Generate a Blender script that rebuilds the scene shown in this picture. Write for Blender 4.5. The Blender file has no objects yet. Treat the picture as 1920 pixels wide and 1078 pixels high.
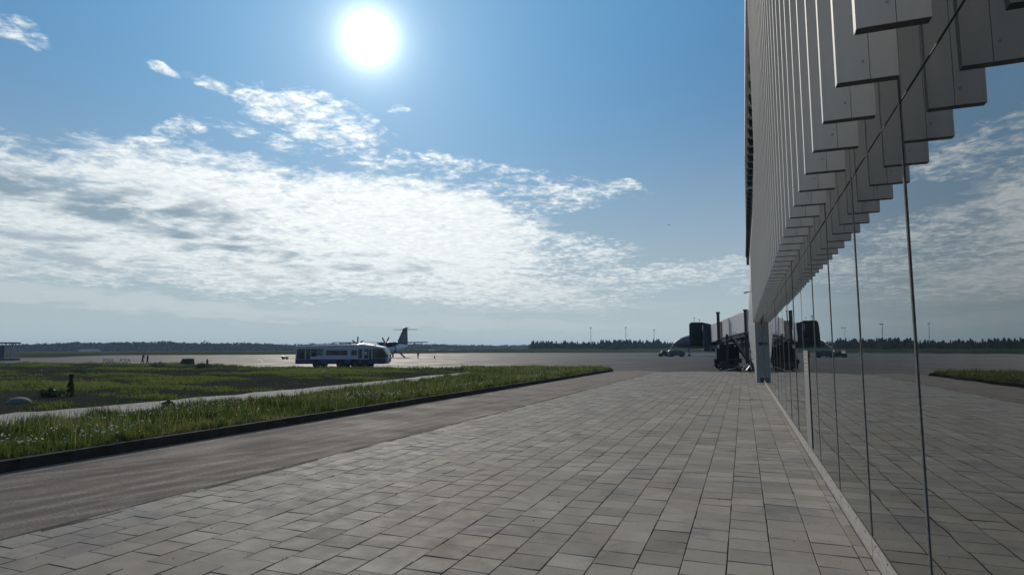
import bpy, bmesh, math, random
import numpy as np
from mathutils import Vector, Matrix
R = math.radians
random.seed(7); rng = np.random.default_rng(7)
S = bpy.context.scene
COL = S.collection

# ------------------------------------------------------------------ camera
CAM_H = 2.4
YAW, PITCH, FPX = R(20.9), R(5.87), 1130.0
cd = bpy.data.cameras.new("camera"); cam = bpy.data.objects.new("camera", cd); COL.objects.link(cam)
cam.location = (0, 0, CAM_H); cam.rotation_euler = (math.pi/2 + PITCH, 0, YAW)
cd.sensor_width = 36; cd.lens = 36*FPX/1920; cd.clip_start = .05; cd.clip_end = 20000
S.camera = cam
FW = Vector((-math.sin(YAW)*math.cos(PITCH), math.cos(YAW)*math.cos(PITCH), math.sin(PITCH)))
RT = Vector((math.cos(YAW), math.sin(YAW), 0)); UP = RT.cross(FW)
def ray(px, py): return FW*FPX + RT*(px-960) + UP*(539-py)
def G(px, py, z=0.0):
    d = ray(px, py); t = (z-CAM_H)/d.z
    return Vector((d.x*t, d.y*t, z))
def D(px, depth, z=0.0):                       # ground point seen in column px at a distance along the view
    d = ray(px, 655); t = depth/FPX
    return Vector((d.x*t, d.y*t, z))
def azel(px, py):
    d = ray(px, py).normalized()
    return math.atan2(d.x, d.y), math.asin(d.z)

# ------------------------------------------------------------------ world
SUN_AZ, SUN_EL = azel(692, 72)
W = bpy.data.worlds.new("World"); S.world = W; W.use_nodes = True
wt = W.node_tree; wt.nodes.clear()
class NT:
    def __init__(s, t): s.t = t
    def n(s, typ, **k):
        o = s.t.nodes.new(typ)
        for a, b in k.items(): setattr(o, a, b)
        return o
    def put(s, sock, v):
        if hasattr(v, 'is_output'): s.t.links.new(v, sock)
        else: sock.default_value = v
    def m(s, op, a, b=0.0, c=0.0, clamp=False):
        o = s.n('ShaderNodeMath', operation=op, use_clamp=clamp)
        for i, v in enumerate((a, b, c)): s.put(o.inputs[i], v)
        return o.outputs[0]
    def ss(s, x, a, b, lo=0.0, hi=1.0):
        o = s.n('ShaderNodeMapRange', interpolation_type='SMOOTHSTEP')
        for i, v in enumerate((x, a, b, lo, hi)): s.put(o.inputs[i], v)
        return o.outputs[0]
    def xyz(s, x, y, z=0.0):
        o = s.n('ShaderNodeCombineXYZ')
        for i, v in enumerate((x, y, z)): s.put(o.inputs[i], v)
        return o.outputs[0]
    def noise(s, vec, scale, detail=4, rough=.5, dist=0.0, lac=2.0):
        o = s.n('ShaderNodeTexNoise'); s.put(o.inputs['Vector'], vec)
        for k, v in (('Scale', scale), ('Detail', detail), ('Roughness', rough), ('Distortion', dist), ('Lacunarity', lac)): o.inputs[k].default_value = v
        return o.outputs['Fac']
    def mix(s, f, a, b, mode='MIX'):
        o = s.n('ShaderNodeMix', data_type='RGBA', blend_type=mode)
        s.put(o.inputs[0], f)
        for i, v in ((6, a), (7, b)):
            if not hasattr(v, 'is_output') and len(v) == 3: v = (*v, 1)
            s.put(o.inputs[i], v)
        return o.outputs[2]
w = NT(wt)
sky = w.n('ShaderNodeTexSky', sky_type='NISHITA', sun_disc=False, sun_elevation=SUN_EL, sun_rotation=SUN_AZ, altitude=100, air_density=1.0, dust_density=.6, ozone_density=1.6)
geo = w.n('ShaderNodeTexCoord').outputs['Generated']
sep = w.n('ShaderNodeSeparateXYZ'); wt.links.new(geo, sep.inputs[0])
X, Y, Z = sep.outputs
az = w.m('ARCTAN2', X, Y); el = w.m('ARCSINE', Z)
zz = w.m('ADD', w.m('MAXIMUM', Z, 0.0), .09)
pl = w.xyz(w.m('DIVIDE', X, zz), w.m('DIVIDE', Y, zz))
n_fine = w.noise(pl, 7.5, 11, .66, .35)
n_cell = w.noise(pl, 20.0, 6, .6, .5)
n_wisp = w.noise(w.xyz(w.m('MULTIPLY', az, 7.0), w.m('MULTIPLY', el, 34.0), w.m('MULTIPLY', az, 3.0)), 1.0, 8, .62, .6)
n_big = w.noise(pl, 1.3, 4, .55, .3)
n_w1 = w.noise(pl, 2.4, 5, .6); n_w2 = w.noise(w.xyz(w.m('DIVIDE', Y, zz), w.m('DIVIDE', X, zz), 3.0), 2.4, 5, .6)
azd = w.m('ADD', az, w.m('MULTIPLY', w.m('SUBTRACT', n_w1, .5), .07))
eld = w.m('ADD', el, w.m('MULTIPLY', w.m('SUBTRACT', n_w2, .5), .045))
def ell(px, py, rx, ry, rot=0, amp=1.0):
    a0, e0 = azel(px, py); ca, sa = math.cos(R(rot)), math.sin(R(rot))
    a1, _ = azel(px+5, py); _, e1 = azel(px, py-5)
    kx, ky = (a1-a0)/5, (e1-e0)/5
    dx = w.m('DIVIDE', w.m('SUBTRACT', azd, a0), kx); dy = w.m('DIVIDE', w.m('SUBTRACT', eld, e0), -ky)
    u = w.m('ADD', w.m('MULTIPLY', dx, ca/rx), w.m('MULTIPLY', dy, sa/rx))
    v = w.m('ADD', w.m('MULTIPLY', dx, -sa/ry), w.m('MULTIPLY', dy, ca/ry))
    r2 = w.m('ADD', w.m('MULTIPLY', u, u), w.m('MULTIPLY', v, v))
    return w.m('MULTIPLY', w.ss(r2, 2.0, .25), amp)
def union(lst):
    o = lst[0]
    for e in lst[1:]: o = w.m('MAXIMUM', o, e)
    return o
thick = union([ell(60,400,330,118,4), ell(440,425,330,122,6,1.08), ell(780,435,250,98,7,1.25), ell(620,500,560,46,6,.95), ell(-420,360,400,150,0)])
thin = union([ell(500,262,130,16,6,.75), ell(650,215,60,24,20,.8), ell(1010,385,160,24,-9,.85), ell(1160,356,44,15,0,.85), ell(1210,512,300,18,-4,.95), ell(1190,548,220,10,-8,.9),
              ell(585,222,140,46,14,1.0), ell(430,166,80,13,9,.85), ell(310,262,105,20,-22,.95), ell(45,62,60,28,12,1.0), ell(306,127,34,9,14,.85),
              ell(690,262,42,16,10,.8), ell(740,210,26,12,0,.6), ell(1040,480,150,40,0,.9), ell(1560,500,200,30,-8,.8), ell(900,330,300,25,8,.7)])
cover = w.m('MAXIMUM', thick, thin)
def add(*a):
    o = a[0]
    for e in a[1:]: o = w.m('ADD', o, e)
    return o
def cen(n, k): return w.m('MULTIPLY', w.m('SUBTRACT', n, .5), k)
d1 = add(thick, cen(n_fine, 2.1), cen(n_cell, .6), cen(n_wisp, .9), cen(n_big, .5))
a1 = w.m('MULTIPLY', w.ss(d1, .26, 1.12), w.ss(thick, .02, .35))
n_thr = w.noise(pl, 13.0, 9, .68, .6)
d2 = add(w.m('MULTIPLY', thin, .80), cen(n_fine, 1.7), cen(n_thr, 2.2), cen(n_cell, 1.2), cen(n_wisp, 1.1))
a2 = w.m('MULTIPLY', w.ss(d2, .30, 1.25), w.ss(thin, .02, .45))
alpha = w.m('MAXIMUM', a1, a2)
alpha = w.m('MULTIPLY', alpha, .93)
lowband = w.m('MULTIPLY', union([ell(240,566,420,16,3,.9), ell(700,596,500,12,2,.5), ell(900,575,360,12,0,.4)]), .42)
alpha = w.m('MAXIMUM', alpha, lowband)
# grey undersides of the thick sheet
dark = union([ell(170,378,300,34,7,1.1), ell(370,430,220,52,16,1.0), ell(620,485,220,18,4,.8), ell(120,470,260,34,3,.7)])
shade = w.m('MULTIPLY', dark, w.ss(w.m('ADD', w.noise(pl, 2.6, 6, .6, .3), w.m('MULTIPLY', n_wisp, .6)), .66, .90, 1.0, .05))
# glow towards the sun
sd = Vector((math.sin(SUN_AZ)*math.cos(SUN_EL), math.cos(SUN_AZ)*math.cos(SUN_EL), math.sin(SUN_EL)))
dp = w.n('ShaderNodeVectorMath', operation='DOT_PRODUCT'); wt.links.new(geo, dp.inputs[0]); dp.inputs[1].default_value = sd
ang = w.m('ARCCOSINE', w.m('MINIMUM', dp.outputs['Value'], 1.0))
near = w.ss(ang, .95, .05)
SKYK = .062
base = w.n('ShaderNodeVectorMath', operation='SCALE'); wt.links.new(sky.outputs[0], base.inputs[0]); base.inputs[3].default_value = SKYK
deep = w.mix(w.ss(ang, .85, .10), (.08, .21, .42), (.125, .375, .66))
skyc = w.mix(.88, base.outputs[0], deep)
lowf = w.m('POWER', w.ss(el, .52, -.04), 1.5)
skyc = w.mix(lowf, skyc, (.46, .545, .56))
cb = w.mix(near, (.58, .66, .68), (1.12, 1.15, 1.14))
cb = w.mix(w.ss(w.m('ADD', n_cell, w.m('MULTIPLY', n_fine, .6)), .68, .98, .26, 0), cb, (.42, .50, .54))
cb = w.mix(shade, cb, (.27, .36, .43))
cb = w.mix(w.ss(el, .16, .02, 0, .5), cb, (.58, .63, .64))
c1 = w.mix(alpha, skyc, cb)
g1 = w.m('MULTIPLY', w.m('EXPONENT', w.m('MULTIPLY', w.m('POWER', w.m('DIVIDE', ang, .034), 2.0), -1.0)), 1.3)
g3 = w.m('MULTIPLY', w.m('EXPONENT', w.m('MULTIPLY', w.m('POWER', w.m('DIVIDE', ang, .062), 2.0), -1.0)), .34)
g1 = w.m('ADD', g1, g3)
g2 = w.m('MULTIPLY', w.m('EXPONENT', w.m('MULTIPLY', ang, -1/.11)), .33)
glow = w.mix(1.0, w.xyz(w.m('MULTIPLY', w.m('ADD', g1, g2), .93), w.m('MULTIPLY', w.m('ADD', g1, g2), 1.0), w.m('ADD', g1, g2)), c1, 'ADD')
bg = w.n('ShaderNodeBackground'); bg.inputs[1].default_value = 1.0; wt.links.new(glow, bg.inputs[0])
wo = w.n('ShaderNodeOutputWorld'); wt.links.new(bg.outputs[0], wo.inputs[0])

# ------------------------------------------------------------------ sun, exposure
sl = bpy.data.lights.new("sun", 'SUN'); sl.energy = 2.8; sl.angle = R(.5); sl.color = (1, .90, .78)
so = bpy.data.objects.new("sun", sl); COL.objects.link(so)
so.rotation_euler = (-sd).to_track_quat('-Z', 'Y').to_euler()
S.view_settings.view_transform = 'Standard'; S.view_settings.look = 'None'; S.view_settings.gamma = 1
S.view_settings.exposure = 0.0
S.render.engine = 'CYCLES'
S.cycles.max_bounces = 8; S.cycles.transparent_max_bounces = 12; S.cycles.volume_bounces = 0
S.cycles.volume_step_rate = 10; S.cycles.volume_max_steps = 32
S.cycles.sample_clamp_indirect = 4

# ------------------------------------------------------------------ materials
MATS = {}
def mat(name, col, rough=.6, metal=0.0, var=.25, scale=4.0, bump=0.0, bscale=30.0, spec=.5, col2=None, trans=0.0, stretch=(1,1,1)):
    if name in MATS: return MATS[name]
    m = bpy.data.materials.new(name); m.use_nodes = True; t = NT(m.node_tree); m.node_tree.nodes.clear()
    tc = t.n('ShaderNodeTexCoord').outputs['Object']
    mp = t.n('ShaderNodeMapping'); mp.inputs['Scale'].default_value = stretch; t.put(mp.inputs[0], tc); tc = mp.outputs[0]
    nz = t.noise(tc, scale, 6, .6)
    c2 = col2 if col2 else tuple(c*(1-var) for c in col)
    c1 = t.mix(t.ss(nz, .3, .7), col, c2)
    p = t.n('ShaderNodeBsdfPrincipled'); t.put(p.inputs['Base Color'], c1)
    t.put(p.inputs['Roughness'], t.ss(nz, .2, .8, max(rough-.06, .02), min(rough+.08, 1)))
    p.inputs['Metallic'].default_value = metal; p.inputs['Specular IOR Level'].default_value = spec
    if bump:
        b = t.n('ShaderNodeBump'); b.inputs['Strength'].default_value = bump; b.inputs['Distance'].default_value = .02
        t.put(b.inputs['Height'], t.noise(tc, bscale, 5, .6)); t.put(p.inputs['Normal'], b.outputs[0])
    out = p.outputs[0]
    if trans:
        tr = t.n('ShaderNodeBsdfTranslucent'); t.put(tr.inputs[0], c1)
        mx = t.n('ShaderNodeMixShader'); mx.inputs[0].default_value = trans
        t.put(mx.inputs[1], out); t.put(mx.inputs[2], tr.outputs[0]); out = mx.outputs[0]
    o = t.n('ShaderNodeOutputMaterial'); t.put(o.inputs[0], out)
    MATS[name] = m; return m

def attr_mat(name, cols, rough, spec=.3, trans=0.0, bump=0):
    """colour picked by a per-face 'tone' attribute"""
    m = bpy.data.materials.new(name); m.use_nodes = True; t = NT(m.node_tree); m.node_tree.nodes.clear()
    a = t.n('ShaderNodeAttribute', attribute_name='tone').outputs['Fac']
    cr = t.n('ShaderNodeValToRGB'); e = cr.color_ramp.elements
    while len(e) < len(cols): e.new(.5)
    for i, c in enumerate(cols): e[i].position = i/(len(cols)-1); e[i].color = (*c, 1)
    t.put(cr.inputs[0], a); c = cr.outputs[0]
    p = t.n('ShaderNodeBsdfPrincipled'); t.put(p.inputs['Base Color'], c); p.inputs['Roughness'].default_value = rough; p.inputs['Specular IOR Level'].default_value = spec
    out = p.outputs[0]
    if trans:
        tr = t.n('ShaderNodeBsdfTranslucent'); t.put(tr.inputs[0], c)
        mx = t.n('ShaderNodeMixShader'); mx.inputs[0].default_value = trans
        t.put(mx.inputs[1], out); t.put(mx.inputs[2], tr.outputs[0]); out = mx.outputs[0]
    o = t.n('ShaderNodeOutputMaterial'); t.put(o.inputs[0], out)
    return m

M_fin = mat('fin_aluminium', (.60,.575,.53), .55, .0, .13, 2.0, stretch=(1.5,1.5,.16), spec=.2)
M_steel = mat('grey_steel', (.33,.33,.33), .45, .4, .2, 2)
M_pier = mat('pier_panel', (.23,.245,.255), .55, .1, .1, .5)
M_soffit = mat('soffit_panel', (.5,.49,.46), .6, .1, .15, 1)
M_dark = mat('dark_metal', (.03,.032,.036), .5, .2, .3, 3)
M_rubber = mat('black_rubber', (.012,.012,.013), .8)
M_sill = mat('sill_metal', (.42,.40,.37), .5, .2, .35, 6, bump=.2, stretch=(3,1,3))
M_joint = mat('joint_seal', (.09,.08,.07), .5, .3)
M_white = mat('white_paint', (.62,.64,.66), .35, 0, .08, 1)
M_greyblue = mat('bus_side_paint', (.38,.40,.43), .35, 0, .1, 1)
M_blue = mat('blue_paint', (.012,.022,.09), .3, 0, .1, 1)
M_navy = mat('navy_paint', (.015,.025,.07), .4, 0, .1, 2)
M_glass_dark = mat('tinted_window', (.01,.012,.016), .08, 0, .1, 1, spec=.9)
M_tunnel = mat('tunnel_panel', (.42,.43,.44), .5, .1, .12, 1.5, stretch=(4,1,.5))
M_bellow = mat('dark_bellows', (.022,.032,.042), .75, 0, .3, 2)
M_concrete = mat('rough_concrete', (.05,.05,.045), .95, 0, .35, 3, bump=.4)
M_kerb = mat('kerb_concrete', (.055,.053,.05), .9, 0, .35, 2.5, bump=.4, bscale=60, spec=.1)  # base colour darkened throughout to carry the shade on the kerb face
M_yellow = mat('hi_vis_fabric', (.35,.38,.03), .8)
M_cloth = mat('dark_clothes', (.02,.022,.03), .85)
M_skin = mat('skin', (.35,.2,.14), .6)
M_orange = mat('orange_plastic', (.5,.1,.02), .5)
M_red = mat('red_plastic', (.35,.03,.02), .4)
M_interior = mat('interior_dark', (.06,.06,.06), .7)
M_pale = mat('pale_grey', (.17,.175,.17), .6, 0, .1, 3)
M_bark = mat('bark', (.05,.04,.03), .9)
M_flower = mat('white_petals', (.6,.6,.55), .7, 0, .05, trans=.3)
M_grass = attr_mat('grass_blades', [(.032,.050,.012),(.068,.100,.020),(.122,.162,.030),(.19,.19,.06),(.27,.22,.12)], .55, .3, .45)
M_leaf = attr_mat('broad_leaves', [(.018,.035,.012),(.03,.055,.018),(.045,.075,.02)], .6, .3, .25)
M_conifer = attr_mat('conifer_needles', [(.012,.024,.016),(.02,.036,.022),(.03,.048,.026)], .95, .0, .1)
M_wood_far = attr_mat('far_foliage', [(.012,.030,.022),(.018,.038,.026),(.026,.048,.03)], 1.0, .0, .1)

def glass_mat():
    m = bpy.data.materials.new('coated_glass'); m.use_nodes = True; t = NT(m.node_tree); m.node_tree.nodes.clear()
    gl = t.n('ShaderNodeBsdfGlossy'); gl.inputs['Roughness'].default_value = .006; gl.inputs['Color'].default_value = (.87,.90,.92,1)
    tc = t.n('ShaderNodeTexCoord').outputs['Object']
    b = t.n('ShaderNodeBump'); b.inputs['Strength'].default_value = .10; b.inputs['Distance'].default_value = .02
    t.put(b.inputs['Height'], t.noise(tc, .9, 2, .5)); t.put(gl.inputs['Normal'], b.outputs[0])
    tr = t.n('ShaderNodeBsdfTransparent'); tr.inputs[0].default_value = (.20,.23,.22,1)
    df = t.n('ShaderNodeBsdfDiffuse'); df.inputs[0].default_value = (.10,.10,.09,1)
    dm = t.n('ShaderNodeMixShader')                                   # a film of dust on the pane
    t.put(dm.inputs[0], t.ss(t.noise(tc, 2.5, 7, .65), .35, .8, .05, .30)); t.put(dm.inputs[1], tr.outputs[0]); t.put(dm.inputs[2], df.outputs[0])
    fr = t.n('ShaderNodeFresnel'); fr.inputs[0].default_value = 2.6
    mx = t.n('ShaderNodeMixShader'); t.put(mx.inputs[0], t.m('ADD', fr.outputs[0], .16, clamp=True)); t.put(mx.inputs[1], dm.outputs[0]); t.put(mx.inputs[2], gl.outputs[0])
    o = t.n('ShaderNodeOutputMaterial'); t.put(o.inputs[0], mx.outputs[0]); return m
M_pane = glass_mat()

# ------------------------------------------------------------------ mesh helpers
def tag(o, label=None, cat=None, group=None, kind=None):
    if label: o['label'] = label
    if cat: o['category'] = cat
    if group: o['group'] = group
    if kind: o['kind'] = kind
    return o
def thing(name, label, cat, loc=(0,0,0), rz=0.0, group=None, scale=1.0):
    o = bpy.data.objects.new(name, None); COL.objects.link(o); o.location = loc; o.rotation_euler = (0,0,rz); o.scale = (scale,)*3
    o.empty_display_size = .2
    return tag(o, label, cat, group)
def children(o): return [c for c in bpy.data.objects if c.parent == o]
def copy_tree(o, parent=None):
    c = o.copy(); COL.objects.link(c)
    if parent: c.parent = parent
    for ch in children(o): copy_tree(ch, c)
    return c
class MB:
    def __init__(s): s.v = []; s.f = []
    def add(s, vs, fs):
        b = len(s.v); s.v += [tuple(v) for v in vs]; s.f += [tuple(i+b for i in f) for f in fs]; return s
    def box(s, x0, x1, y0, y1, z0, z1):
        return s.add([(x0,y0,z0),(x1,y0,z0),(x1,y1,z0),(x0,y1,z0),(x0,y0,z1),(x1,y0,z1),(x1,y1,z1),(x0,y1,z1)],
                     [(0,3,2,1),(4,5,6,7),(0,1,5,4),(1,2,6,5),(2,3,7,6),(3,0,4,7)])
    def beam(s, p, q, wd, ht=None, up=(0,0,1)):
        ht = ht or wd; p = Vector(p); q = Vector(q); d = (q-p).normalized(); u = Vector(up)
        if abs(d.dot(u)) > .98: u = Vector((1,0,0))
        r = d.cross(u).normalized(); u = r.cross(d)
        vs = [c + r*a*wd/2 + u*b*ht/2 for c in (p, q) for a, b in ((-1,-1),(1,-1),(1,1),(-1,1))]
        return s.add(vs, [(3,2,1,0),(4,5,6,7),(0,1,5,4),(1,2,6,5),(2,3,7,6),(3,0,4,7)])
    def cyl(s, p, q, r0, r1=None, n=12, cap=True):
        r1 = r0 if r1 is None else r1; p = Vector(p); q = Vector(q); d = (q-p).normalized()
        u = Vector((0,0,1)) if abs(d.z) < .9 else Vector((1,0,0)); a = d.cross(u).normalized(); b = d.cross(a)
        vs = [c + (a*math.cos(2*math.pi*i/n) + b*math.sin(2*math.pi*i/n))*r for c, r in ((p, r0), (q, r1)) for i in range(n)]
        fs = [(i, (i+1)%n, n+(i+1)%n, n+i) for i in range(n)]
        if cap: fs += [tuple(range(n))[::-1], tuple(range(n, 2*n))]
        return s.add(vs, fs)
    def loft(s, rings, cap=True):
        n = len(rings[0]); vs = [v for r in rings for v in r]; fs = []
        for k in range(len(rings)-1):
            for i in range(n): j = (i+1) % n; fs.append((k*n+i, k*n+j, (k+1)*n+j, (k+1)*n+i))
        if cap: fs += [tuple(range(n))[::-1], tuple(range((len(rings)-1)*n, len(rings)*n))]
        return s.add(vs, fs)
    def prism(s, prof, axis, a, b):                # 2-D outline pushed along an axis
        def p3(u, v, c): return {'x': (c,u,v), 'y': (u,c,v), 'z': (u,v,c)}[axis]
        n = len(prof)
        vs = [p3(u,v,a) for u,v in prof] + [p3(u,v,b) for u,v in prof]
        return s.add(vs, [tuple(range(n))[::-1], tuple(range(n,2*n))] + [(i,(i+1)%n,n+(i+1)%n,n+i) for i in range(n)])
    def build(s, name, m, parent=None, smooth=False, bevel=0.0, loc=None, rot=None):
        me = bpy.data.meshes.new(name); me.from_pydata(s.v, [], s.f)
        bm = bmesh.new(); bm.from_mesh(me); bmesh.ops.recalc_face_normals(bm, faces=bm.faces); bm.to_mesh(me); bm.free()
        if smooth: me.shade_smooth()
        if m: me.materials.append(m)
        o = bpy.data.objects.new(name, me); COL.objects.link(o)
        if parent: o.parent = parent
        if loc: o.location = loc
        if rot: o.rotation_euler = rot
        if bevel:
            b = o.modifiers.new('bevel', 'BEVEL'); b.width = bevel; b.segments = 2; b.limit_method = 'ANGLE'
        if smooth and not bevel:
            pass
        return o
def ell_ring(x, cy, cz, ry, rz, n=20, p=2.0):
    out = []
    for i in range(n):
        a = 2*math.pi*i/n; c, q = math.cos(a), math.sin(a)
        out.append((x, cy + ry*math.copysign(abs(c)**(2/p), c), cz + rz*math.copysign(abs(q)**(2/p), q)))
    return out
def np_mesh(name, V, F, m, tone=None, parent=None, kind=None, label=None):
    """V (n,3), F (k,3) or (k,4) arrays to an object, quickly"""
    me = bpy.data.meshes.new(name); k = F.shape[1]
    me.vertices.add(len(V)); me.vertices.foreach_set('co', V.astype(np.float32).ravel())
    me.loops.add(F.size); me.loops.foreach_set('vertex_index', F.astype(np.int32).ravel())
    me.polygons.add(len(F)); me.polygons.foreach_set('loop_start', np.arange(0, F.size, k, dtype=np.int32))
    me.update(calc_edges=True); me.shade_flat()
    if tone is not None:
        a = me.attributes.new('tone', 'FLOAT', 'FACE'); a.data.foreach_set('value', tone.astype(np.float32))
    me.materials.append(m)
    o = bpy.data.objects.new(name, me); COL.objects.link(o)
    if parent: o.parent = parent
    if kind: o['kind'] = kind
    if label: o['label'] = label
    return o
def leaves(C, size, tone, rg=rng):
    """one randomly turned quad per centre"""
    n = len(C); a = rg.normal(size=(n,3)); a /= np.linalg.norm(a, axis=1)[:,None]
    b = rg.normal(size=(n,3)); b -= (b*a).sum(1)[:,None]*a; b /= np.linalg.norm(b, axis=1)[:,None]
    s = np.broadcast_to(size, (n,))[:,None]*.5
    V = np.stack([C-a*s-b*s*.5, C+a*s-b*s*.6, C+a*s*.8+b*s*.7, C-a*s*.7+b*s*.6], 1).reshape(-1,3)
    return V, np.arange(4*n).reshape(-1,4), tone

# ------------------------------------------------------------------ the ground
def sheet(name, pts, z, m, kind='structure'):
    me = bpy.data.meshes.new(name); me.from_pydata([(p[0], p[1], z) for p in pts], [], [tuple(range(len(pts)))]); me.materials.append(m)
    bm = bmesh.new(); bm.from_mesh(me)
    for f in bm.faces:
        if f.normal.z < 0: f.normal_flip()
    bmesh.ops.triangulate(bm, faces=bm.faces); bm.to_mesh(me); bm.free()
    o = bpy.data.objects.new(name, me); COL.objects.link(o); o['kind'] = kind; return o

def ground_mat(name, cols, scales, rough, bump, bscale, spec=.5, extra=None):
    m = bpy.data.materials.new(name); m.use_nodes = True; t = NT(m.node_tree); m.node_tree.nodes.clear()
    tc = t.n('ShaderNodeTexCoord').outputs['Object']
    c = cols[0]
    c = t.mix(t.ss(t.noise(tc, scales[0], 5, .6), .35, .65), cols[0], cols[1])
    c = t.mix(t.ss(t.noise(tc, scales[1], 6, .65, .5), .45, .7), c, cols[2])
    if extra: c = extra(t, tc, c)
    p = t.n('ShaderNodeBsdfPrincipled'); t.put(p.inputs['Base Color'], c)
    t.put(p.inputs['Roughness'], t.ss(t.noise(tc, scales[0]*2, 5, .6), .3, .7, rough-.1, rough+.1)); p.inputs['Specular IOR Level'].default_value = spec
    b = t.n('ShaderNodeBump'); b.inputs['Strength'].default_value = bump; b.inputs['Distance'].default_value = .01
    t.put(b.inputs['Height'], t.noise(tc, bscale, 4, .7)); t.put(p.inputs['Normal'], b.outputs[0])
    o = t.n('ShaderNodeOutputMaterial'); t.put(o.inputs[0], p.outputs[0]); return m

def apron_extra(t, tc, c):
    sp = t.n('ShaderNodeSeparateXYZ'); t.put(sp.inputs[0], tc)
    # slab joints every 7 m and long stained lanes
    u = t.m('ADD', t.m('MULTIPLY', sp.outputs[0], math.cos(YAW)), t.m('MULTIPLY', sp.outputs[1], math.sin(YAW)))
    v = t.m('SUBTRACT', t.m('MULTIPLY', sp.outputs[1], math.cos(YAW)), t.m('MULTIPLY', sp.outputs[0], math.sin(YAW)))
    lane = t.noise(t.xyz(t.m('MULTIPLY', u, .01), t.m('MULTIPLY', v, .09)), 1.0, 5, .6)
    c = t.mix(t.ss(lane, .50, .60, 0, .7), c, (.028,.027,.026))
    lane2 = t.noise(t.xyz(t.m('MULTIPLY', u, .008), t.m('MULTIPLY', v, .13), 4.0), 1.0, 4, .6)
    c = t.mix(t.ss(lane2, .55, .64, 0, .6), c, (.16,.15,.14))
    return c
M_apron = ground_mat('apron_asphalt', [(.034,.030,.027), (.027,.024,.022), (.044,.038,.034)], (.06, .6), .68, .3, 40, .09, apron_extra)
def road_extra(t, tc, c):
    sp = t.n('ShaderNodeSeparateXYZ'); t.put(sp.inputs[0], tc)
    nw = t.noise(tc, .12, 2, .5)
    xx = t.m('ADD', sp.outputs[0], t.m('MULTIPLY', nw, 1.4))
    for (x0,y0),(x1,y1),amp_ in (((0,896),(430,852),.55),((0,916),(455,862),.8),((0,944),(455,886),.75),((0,963),(300,920),.6),((0,985),(330,938),.45),((300,905),(800,800),.6),((350,880),(850,775),.45)):
        a_, b_ = G(x0,y0), G(x1,y1); k_ = (b_.x-a_.x)/(b_.y-a_.y)
        dx = t.m('ABSOLUTE', t.m('SUBTRACT', t.m('ADD', sp.outputs[0], t.m('MULTIPLY', t.noise(tc, .3, 2, .5), .35)), t.m('ADD', t.m('MULTIPLY', sp.outputs[1], k_), a_.x-k_*a_.y+.17)))
        c = t.mix(t.m('MULTIPLY', t.m('MULTIPLY', t.ss(dx, .13, .02), amp_), t.ss(t.noise(tc, .9, 5, .7), .35, .6)), c, (.36,.32,.27))
        c = t.mix(t.m('MULTIPLY', t.ss(t.m('ABSOLUTE', t.m('SUBTRACT', dx, .32)), .22, .05), .30), c, (.085,.075,.065))
    trk = t.noise(t.xyz(xx, t.m('MULTIPLY', sp.outputs[1], .012)), 2.6, 3, .6)
    c = t.mix(t.ss(trk, .56, .62, 0, .6), c, (.27,.24,.205))
    c = t.mix(t.ss(t.noise(t.xyz(xx, t.m('MULTIPLY', sp.outputs[1], .02), 5.0), 1.4, 4, .6), .52, .66, 0, .5), c, (.075,.068,.06))
    return t.mix(t.ss(t.noise(tc, 26, 3, .6), .42, .62, 0, .55), c, (.06,.05,.042))
M_road = ground_mat('road_asphalt', [(.235,.190,.150), (.19,.155,.125), (.26,.212,.166)], (.25, 1.6), .84, .9, 90, .07, road_extra)
M_soil = ground_mat('verge_soil', [(.034,.032,.029), (.045,.04,.034), (.025,.035,.014)], (.12, .35), .95, .8, 12, .0)
M_field = ground_mat('far_field', [(.05,.065,.025), (.06,.055,.03), (.035,.05,.02)], (.01, .05), .95, .2, 2, .0)
M_sand = ground_mat('sandy_track', [(.34,.30,.255), (.28,.25,.21), (.38,.34,.29)], (.5, 3), .9, .8, 25, .05)

sheet('ground', [(-4000,-4000),(4000,-4000),(4000,4000),(-4000,4000)], -.03, M_field)
far = [(-700,674),(-200,671.5),(0,671),(100,670),(200,666),(560,664.5),(760,662.8),(900,661.5),(1250,661),(1500,661)]
fp = [G(x,y) for x,y in far]
apron_pts = [(p.x,p.y) for p in fp] + [(900,900),(900,-200),(-250,-200)]
sheet('apron', apron_pts, 0.0, M_apron)

M_line = mat('worn_line_paint', (.42,.42,.40), .85, 0, .4, 6)
def line(p, q, wd):
    d = (q-p).normalized(); n = Vector((-d.y,d.x,0))*wd/2; sheet('apron_marking', [p-n,q-n,q+n,p+n], .004, M_line)
line(G(486,672.5), G(492.5,678.5), .35); line(G(1188,676), G(1201,676.2), .5); line(G(930,667.2), G(1110,667.6), .6); line(G(-60,676), G(600,671), .3)
X_GLASS = .541*CAM_H; X_PAVE = -3.66*CAM_H; X_KERB = -5.67*CAM_H
PAVE_END = G(1330,697).y
tip = G(1181,696)
# access road lane between kerb and pavement
road = [(X_KERB,-40),(X_PAVE,-40)] + [(X_PAVE, PAVE_END-14), (X_PAVE+.6, PAVE_END-6), (X_PAVE+1.0, PAVE_END-2), (X_KERB+2, tip.y+3), (X_KERB, tip.y)]
sheet('access_road', road, .004, M_road)

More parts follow.
